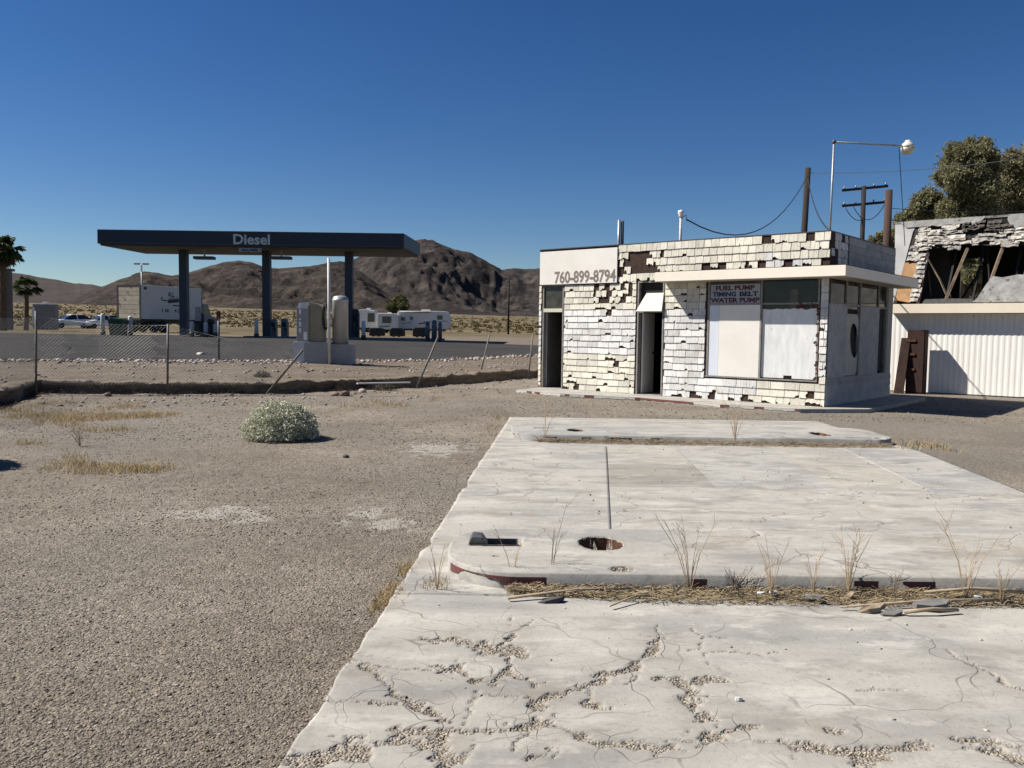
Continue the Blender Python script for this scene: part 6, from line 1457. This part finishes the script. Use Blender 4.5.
gr3 = [scatter_px([(905, 410), (940, 409), (950, 402), (910, 402)], 500, -0.05, 2), scatter_px([(905, 452), (950, 452), (930, 444), (890, 444)], 700, -0.1, 2), scatter_px([(525, 397), (680, 405), (690, 402), (530, 394)], 900, 0.08, 2)]
blades('dry_grass', np.concatenate(gr3), 0.03, 0.12, 0.004, 'scraps of dry grass round the station pad and far slab corner')

# litter of straw and twigs in the gutter before the near island
def litter(name, x0, x1, yf, w0, w1, n, z, label, lmin=0.02, lmax=0.10):
    x = rng.uniform(x0, x1, n); k = fbm(x * 1.3 + 3, x * 0, 3) > -0.22; x = x[k]; n = len(x)
    wd = (w0 + (w1 - w0) * np.clip((x - x0) / 0.8, 0, 1)); y = np.array([yf(v) for v in x]) - rng.random(n) ** 1.3 * wd
    L_ = rng.uniform(lmin, lmax, n); a_ = rng.normal(0, 0.6, n) + (rng.random(n) < 0.35) * rng.uniform(-1.6, 1.6, n); el = rng.normal(0.1, 0.2, n)
    C = np.stack([x, y, z + rng.random(n) ** 2 * 0.05], 1); d = np.stack([np.cos(a_) * np.cos(el), np.sin(a_) * np.cos(el), np.sin(el)], 1); s_ = np.stack([-np.sin(a_), np.cos(a_), np.full(n, 0.5)], 1) * rng.uniform(0.0008, 0.0022, n)[:, None]
    V = np.stack([C - d * L_[:, None] / 2 - s_, C - d * L_[:, None] / 2 + s_, C + d * L_[:, None] / 2 + s_, C + d * L_[:, None] / 2 - s_], 1).reshape(-1, 3)
    o = link(name, mesh_np(name, V, np.arange(4 * n).reshape(n, 4)), leaf_mat(name + '_straw', (0.055, 0.040, 0.025), (0.33, 0.26, 0.155), trans=0.05)); tag(o, label, 'litter', kind='stuff'); return o
litter('straw_litter', 0.0, 5.0, front1, 0.10, 0.26, 13000, 0.015, 'straw and twig litter in the gutter before the near island')
litter('straw_litter', 0.35, 5.2, front2, 0.10, 0.22, 3200, 0.028, 'straw litter along the kerb of the far island', 0.03, 0.14)
# dark soil in the gutter
mb = MB(); n = 60
for i in range(n):
    x0, x1 = 0.10 + 5.1 * i / n, 0.10 + 5.1 * (i + 1) / n
    def yb(x): return 4.50 + 0.09 * float(fbm(np.array([x * 2.3]), np.array([4.4]), 3)[0])
    w0, w1 = min(1, i / 8), min(1, (i + 1) / 8)
    mb.add([(x0, front1(x0) + (yb(x0) - front1(x0)) * w0, 0.012), (x1, front1(x1) + (yb(x1) - front1(x1)) * w1, 0.012), (x1, front1(x1) + 0.01, 0.034), (x0, front1(x0) + 0.01, 0.034)], [(0, 1, 2, 3)])
o = mb.build('gutter_soil', mat('gutter_soil', (0.10, 0.088, 0.072), (0.065, 0.056, 0.046), scale=12, rough=1, bump=0.02, bscale=45, speck=((0.2, 0.17, 0.13), 60, 0.6))); tag(o, 'grey brown soil washed into the gutter before the near island', 'soil', kind='stuff')

# sticks and scraps one can pick out
stick_m = mat('bleached_stick', (0.36, 0.29, 0.20), (0.26, 0.20, 0.14), scale=20, rough=0.9)
def stick(p0, p1, r0, r1, label, m=stick_m, zlift=0.05, bend=0.03):
    a, b = G(*p0, zlift), G(*p1, zlift); mid = (a + b) / 2 + Vector((0, random.uniform(-bend, bend), bend * 0.5))
    o = MB().tube([a, mid, b], [r0, (r0 + r1) / 2, r1], 6).build('stick', m, smooth=True); tag(o, label, 'stick', 'sticks in the gutter'); return o
stick((508, 598), (640, 588), 0.010, 0.005, 'long pale stick at the left end of the gutter litter')
stick((840, 607), (1010, 600), 0.006, 0.012, 'long pale stick lying before the near island at right')
stick((905, 612), (958, 610), 0.012, 0.010, 'short thick stick at the right end of the gutter')
stick((925, 592), (1024, 592), 0.008, 0.012, 'pale stick slanting out of the litter near the right picture edge', zlift=0.09)
stick((610, 606), (660, 594), 0.006, 0.004, 'thin stick slanting in the litter left of the first weed clump')
def scrap(px, py, w, d, h, label, m, rz=0.0, z=0.04, cat='scrap'):
    c = G(px, py, z); mb = MB(); n = 7
    t = [(w / 2 * math.cos(6.283 * i / n) * random.uniform(.75, 1.1), d / 2 * math.sin(6.283 * i / n) * random.uniform(.75, 1.1)) for i in range(n)]
    mb.add([(x, y, h * 0.5 + random.uniform(-.3, .3) * h + 0.12 * x) for x, y in t] + [(x, y, -h * 0.5 + 0.12 * x) for x, y in t], [tuple(range(n)), tuple(range(n, 2 * n))[::-1]] + [(i, n + i, n + (i + 1) % n, (i + 1) % n) for i in range(n)])
    o = mb.build('scrap', m); o.location = c; o.rotation_euler = (random.uniform(-.15, .15), random.uniform(-.2, .2), rz); tag(o, label, cat); return o
bark_m = mat('split_bark', (0.16, 0.12, 0.08), (0.30, 0.24, 0.17), scale=14, rough=0.9, bump=0.004)
gwood = mat('grey_weathered_wood', (0.17, 0.165, 0.155), (0.11, 0.105, 0.10), scale=16, rough=0.95, stretch=(0.3, 3, 3), bump=0.003)
scrap(870, 610, 0.17, 0.06, 0.03, 'pale split piece of bark in the gutter, right of centre', bark_m, 0.1)
scrap(848, 598, 0.12, 0.05, 0.03, 'curled tan scrap of bark above the pale split piece', bark_m, 0.6)
scrap(893, 613, 0.15, 0.05, 0.025, 'grey splinter of wood between two bark pieces', gwood, 0.2)
scrap(932, 604, 0.24, 0.11, 0.03, 'flat grey weathered board leaning in the litter at right', gwood, 0.1, z=0.06)
scrap(815, 597, 0.13, 0.05, 0.02, 'thin grey shard of wood under the tallest weed', gwood, -0.7, z=0.06)
wp = mat('white_paper', (0.62, 0.62, 0.60), (0.56, 0.56, 0.54), rough=0.8)
scrap(761, 593, 0.045, 0.03, 0.012, 'small crumpled white paper scrap, left one of the pair', wp, z=0.06); scrap(774, 592, 0.05, 0.035, 0.015, 'small crumpled white paper scrap, right one of the pair', wp, z=0.06)
scrap(978, 598, 0.06, 0.03, 0.02, 'white scrap at the right end of the litter', wp, z=0.06); scrap(739, 699, 0.035, 0.022, 0.012, 'tiny white scrap on the cracked front slab', wp, z=0.036)
scrap(548, 601, 0.20, 0.10, 0.02, 'dark flat stone at the left end of the gutter', mat('dark_stone', (0.06, 0.06, 0.062), (0.04, 0.04, 0.042), scale=9, rough=0.9), z=0.03, cat='stone')

# dry weeds
weed_m = mat('dry_weed_stem', (0.40, 0.29, 0.17), (0.30, 0.21, 0.12), scale=30, rough=0.9)
weed_g = mat('grey_weed_stem', (0.24, 0.19, 0.14), (0.17, 0.13, 0.09), scale=30, rough=0.9)
def weed(px, py, hpx, z, label, n=5, m=weed_m, spread=0.5):
    b = G(px, py, z); Y = b.y; h = hpx * Y / F
    mb = MB()
    for i in range(n):
        a_ = random.uniform(0, 6.28); ln = random.uniform(0.1, spread); H_ = h * random.uniform(0.5, 1.0)
        p1 = Vector((math.cos(a_) * ln * H_ * 0.35, math.sin(a_) * ln * H_ * 0.35, H_ * 0.5)); p2 = Vector((math.cos(a_) * ln * H_, math.sin(a_) * ln * H_, H_))
        mb.tube([(0, 0, -0.01), p1, p2], [0.0026, 0.0019, 0.0008], 4)
        for k in range(random.randint(2, 4)):
            t = random.uniform(0.3, 0.9); s0 = p1.lerp(p2, (t - .3) / .7) if t > 0.45 else Vector((0, 0, 0)).lerp(p1, t / 0.5)
            a2 = a_ + random.uniform(-1.6, 1.6); l2 = H_ * random.uniform(0.15, 0.35); mb.tube([s0, s0 + Vector((math.cos(a2) * l2 * 0.7, math.sin(a2) * l2 * 0.7, l2 * 0.75))], [0.0014, 0.0006], 3)
    o = mb.build('dry_weed', m); o.location = b; tag(o, label, 'weed', 'dry weeds round the islands')
weed(551, 578, 90, 0.03, 'tall bare reddish weed at the curved end of the near island', 4, weed_g, 0.45)
weed(513, 582, 62, 0.03, 'thin pale weed before the sunken conduit box', 3, weed_m, 0.35)
weed(437, 590, 52, 0.02, 'small weed in the slab joint left of the near island', 5, weed_m, 0.5)
weed(690, 592, 85, 0.03, 'bushy pale weed clump before the rectangular patch', 9, weed_m, 0.5)
weed(772, 598, 70, 0.03, 'pale weed beside the two paper scraps', 7, weed_m, 0.45)
weed(813, 596, 58, 0.03, 'pale thin weed right of the paper scraps', 5, weed_m, 0.4)
weed(848, 594, 78, 0.03, 'many stemmed pale weed above the bark pieces', 10, weed_m, 0.5)
weed(966, 602, 88, 0.03, 'tall pale weed with slanting stems near the right picture edge', 7, weed_m, 0.6)
weed(1000, 604, 55, 0.03, 'low pale weed at the right picture edge', 6, weed_m, 0.6)
weed(735, 596, 35, 0.03, 'low dark weed in the middle of the gutter litter', 9, weed_g, 0.7)
weed(893, 600, 30, 0.03, 'low grey tangle of weed beside the grey board', 10, weed_g, 0.8)
weed(735, 441, 50, 0.1, 'faint feathery dry weed on the far island, larger one', 12, weed_m, 0.5)
weed(545, 437, 40, 0.1, 'faint dry weed at the left end of the far island', 7, weed_m, 0.5)
weed(80, 446, 22, 0.0, 'brown dead weed among the straw grass at left', 16, weed_g, 0.9)

# ------------------------------------------------------------------ stones
stone_m = leaf_mat('gravel_stones', (0.085, 0.070, 0.055), (0.33, 0.285, 0.232), trans=0.0)
grit_m = leaf_mat('grit_stones', (0.13, 0.11, 0.086), (0.46, 0.41, 0.33), trans=0.0)
def ground_xy(n, y0, y1, side):
    y = y0 * (y1 / y0) ** rng.random(n); x = -0.66 * y + rng.random(n) * (0.66 * y + (-0.79 + (y - 2.82) * 0.0648) - 0.0)
    return x, y
def gravel():
    C = []; S = []
    for n, y0, y1, s0, s1 in ((26000, 2.4, 6.0, 0.0028, 0.0075), (2200, 2.5, 7, 0.007, 0.013), (9000, 6, 12, 0.006, 0.014), (4000, 11, 18, 0.009, 0.022)):
        x, y = ground_xy(n, y0, y1, 0); k = fbm(x * 1.1, y * 1.1, 3) > -0.16 - 0.2 * rng.random(n); x, y = x[k], y[k]
        s = s0 + (s1 - s0) * rng.random(len(x)) ** 2.2; C.append(np.stack([x, y, np.minimum(terrain(x, y), 0.004) + s * 0.15], 1)); S.append(s)
    # round the station and at the right
    x = rng.uniform(-0.5, 11, 6000); y = rng.uniform(14.6, 21, 6000); s = 0.008 + 0.02 * rng.random(6000) ** 3; C.append(np.stack([x, y, np.minimum(terrain(x, y), 0.004) + s * 0.15], 1)); S.append(s)
    o = link('gravel', stones_mesh('gravel', np.concatenate(C), np.concatenate(S), 0.65), stone_m); tag(o, 'loose grey brown gravel strewn over the lot', 'gravel', kind='stuff')
gravel()
def grit():      # crumbs in the broken places of the front slab
    C = []; S = []
    for w, pts in WIDE:
        L_ = sum(math.dist(a, b) for a, b in zip(pts[:-1], pts[1:])); n = int(L_ * w * 10000)
        if n < 3: continue
        seg = rng.integers(0, len(pts) - 1, n); t = rng.random(n); P0 = np.array(pts)[seg]; P1 = np.array(pts)[seg + 1]; P = P0 * (1 - t)[:, None] + P1 * t[:, None] + rng.normal(0, w * 0.38, (n, 2))
        s = 0.0024 + 0.0055 * rng.random(n) ** 2.5; C.append(np.stack([P[:, 0], P[:, 1], np.full(n, 0.0195)], 1)); S.append(s)
    n = 900; x = rng.uniform(-0.6, 4.5, n); y = rng.uniform(2.5, 11.0, n); k = x > -0.79 + (y - 2.82) * 0.0648 + 0.1; x, y = x[k], y[k]
    k = ~((y > 4.5) & (y < 6.0)); x, y = x[k], y[k]; C.append(np.stack([x, y, np.full(len(x), 0.03)], 1)); S.append(0.002 + 0.012 * rng.random(len(x)) ** 4)
    o = link('concrete_grit', stones_mesh('concrete_grit', np.concatenate(C), np.concatenate(S), 0.7), grit_m); tag(o, 'crumbled grit filling the breaks of the front slab', 'grit', kind='stuff')
grit()
pink = leaf_mat('road_edge_stones', (0.15, 0.115, 0.095), (0.42, 0.37, 0.33), trans=0.0)
def roadside():
    A = np.array([(-18, 21.5), (-16.2, 22.6), (-13.2, 24.5), (-9, 25.2), (-6.0, 26.7), (-2.5, 30.2), (0.8, 35.3), (6, 39.5)], float); n = 2600
    t = rng.random(n) * (len(A) - 1); k = np.arange(len(A)); x = np.interp(t, k, A[:, 0]); y = np.interp(t, k, A[:, 1]) - np.abs(rng.normal(0.1, 0.55, n))
    s = 0.025 + 0.07 * rng.random(n) ** 2.5
    x2 = rng.uniform(-14, 5, 3200); y2 = rng.uniform(17.5, 36, 3200); d = fence_dist(x2, y2); k = (d > 0.1) & (d < 5.6); x2, y2 = x2[k], y2[k]; s2 = 0.012 + 0.05 * rng.random(len(x2)) ** 4
    x3 = rng.uniform(-11, 1.5, 2600); y3 = rng.uniform(15.5, 26, 2600); d = fence_dist(x3, y3); k = (d < -0.2) & (d > -3.2); x3, y3 = x3[k], y3[k]; s3 = 0.010 + 0.045 * rng.random(len(x3)) ** 4
    x = np.concatenate([x, x2, x3]); y = np.concatenate([y, y2, y3]); s = np.concatenate([s, s2, s3])
    o = link('roadside_stones', stones_mesh('roadside_stones', np.stack([x, y, terrain(x, y) + s * 0.2], 1), s, 0.7, ico=True), pink); tag(o, 'pale pinkish stones strewn along the road edge and dirt bank', 'stones', kind='stuff')
roadside()
for i, (px, py, zz0, s, lab) in enumerate(((345, 457.5, 0.0, 0.055, 'single dark stone on the gravel right of the silvery bush'), (201, 357.5, 0.47, 0.17, 'white boulder at the road edge left of the fuel cabinet'), (108, 381, 0.33, 0.11, 'pink and dark rock on the dirt bank between the upright posts'), (345, 384, 0.27, 0.2, 'reddish boulder pile stone at the left end of the white plank'), (335, 386, 0.22, 0.14, 'pinkish stone on the bank left of the white plank'), (362, 380, 0.3, 0.13, 'pale stone at the head of the white plank'))):
    p = G(px, py, zz0); me = stones_mesh('boulder', [(0, 0, s * 0.25)], [s], 0.65, ico=True)
    o = link('boulder', me, mat('boulder_rock_%d' % i, *[((0.07, 0.06, 0.055), (0.11, 0.1, 0.09)), ((0.46, 0.43, 0.40), (0.34, 0.31, 0.28)), ((0.30, 0.2, 0.17), (0.07, 0.06, 0.055)), ((0.22, 0.14, 0.11), (0.16, 0.11, 0.09)), ((0.28, 0.2, 0.17), (0.2, 0.15, 0.13)), ((0.34, 0.29, 0.25), (0.24, 0.2, 0.18))][i], scale=9, rough=0.95, bump=0.01)); o.location = (p.x, p.y, tz(p.x, p.y) if py < 440 else 0.0); tag(o, lab, 'stone')
# roots and dead twigs hanging on the bank
def bank_roots():
    mb = MB(); A = [(-9.4, 14.8), (-10.2, 17.4), (-10.5, 18.35), (-7.75, 18.6), (-5.5, 19.1), (-2.4, 21.9), (-0.6, 25.0), (0.9, 26.9)]
    for i in range(1300):
        k = random.randrange(len(A) - 1); t = random.random(); x = A[k][0] * (1 - t) + A[k + 1][0] * t + random.gauss(0, .12); y = A[k][1] * (1 - t) + A[k + 1][1] * t + random.gauss(0, .12); z = tz(x, y)
        p = Vector((x, y, z)); d1 = Vector((random.gauss(0, .06), random.gauss(-.03, .05), random.uniform(-0.06, .07)))
        mb.tube([p, p + d1 * 0.6 + Vector((0, 0, .02)), p + d1 + Vector((random.gauss(0, .05), random.gauss(0, .05), random.uniform(-.05, .05)))], [0.005, 0.0035, 0.0015], 4)
    o = mb.build('bank_twigs', mat('dead_twigs', (0.05, 0.036, 0.026), (0.085, 0.06, 0.042), scale=10, rough=1)); tag(o, 'dark dead twigs and roots along the dirt bank', 'twigs', kind='stuff')
bank_roots()
shrub_m = leaf_mat('dusty_shrub', (0.055, 0.045, 0.030), (0.115, 0.098, 0.068), trans=0.05)
for px, py, w, lab in ((262, 376, 0.22, 'small dark dusty shrub on the bank right of the upright posts'), (338, 377, 0.22, 'small dark dusty shrub on the bank below the grey tank'), (362, 376, 0.24, 'small dark dusty shrub left of the next one on the plank bank'), (384, 377, 0.34, 'wide dusty shrub behind the white plank'), (418, 328, 0.0, '')):
    if w == 0: continue
    p = G(px, py, 0.34); n = 900; d = rng.normal(size=(n, 3)); d /= np.linalg.norm(d, axis=1, keepdims=True); d[:, 2] = np.abs(d[:, 2]) * 0.75
    o = link('dry_shrub', leaf_mesh('dry_shrub', d * w * rng.uniform(.3, 1, (n, 1)), 0.022, 0.3), shrub_m); o.location = (p.x, p.y, tz(p.x, p.y)); tag(o, lab, 'shrub', 'dry shrubs on the bank')
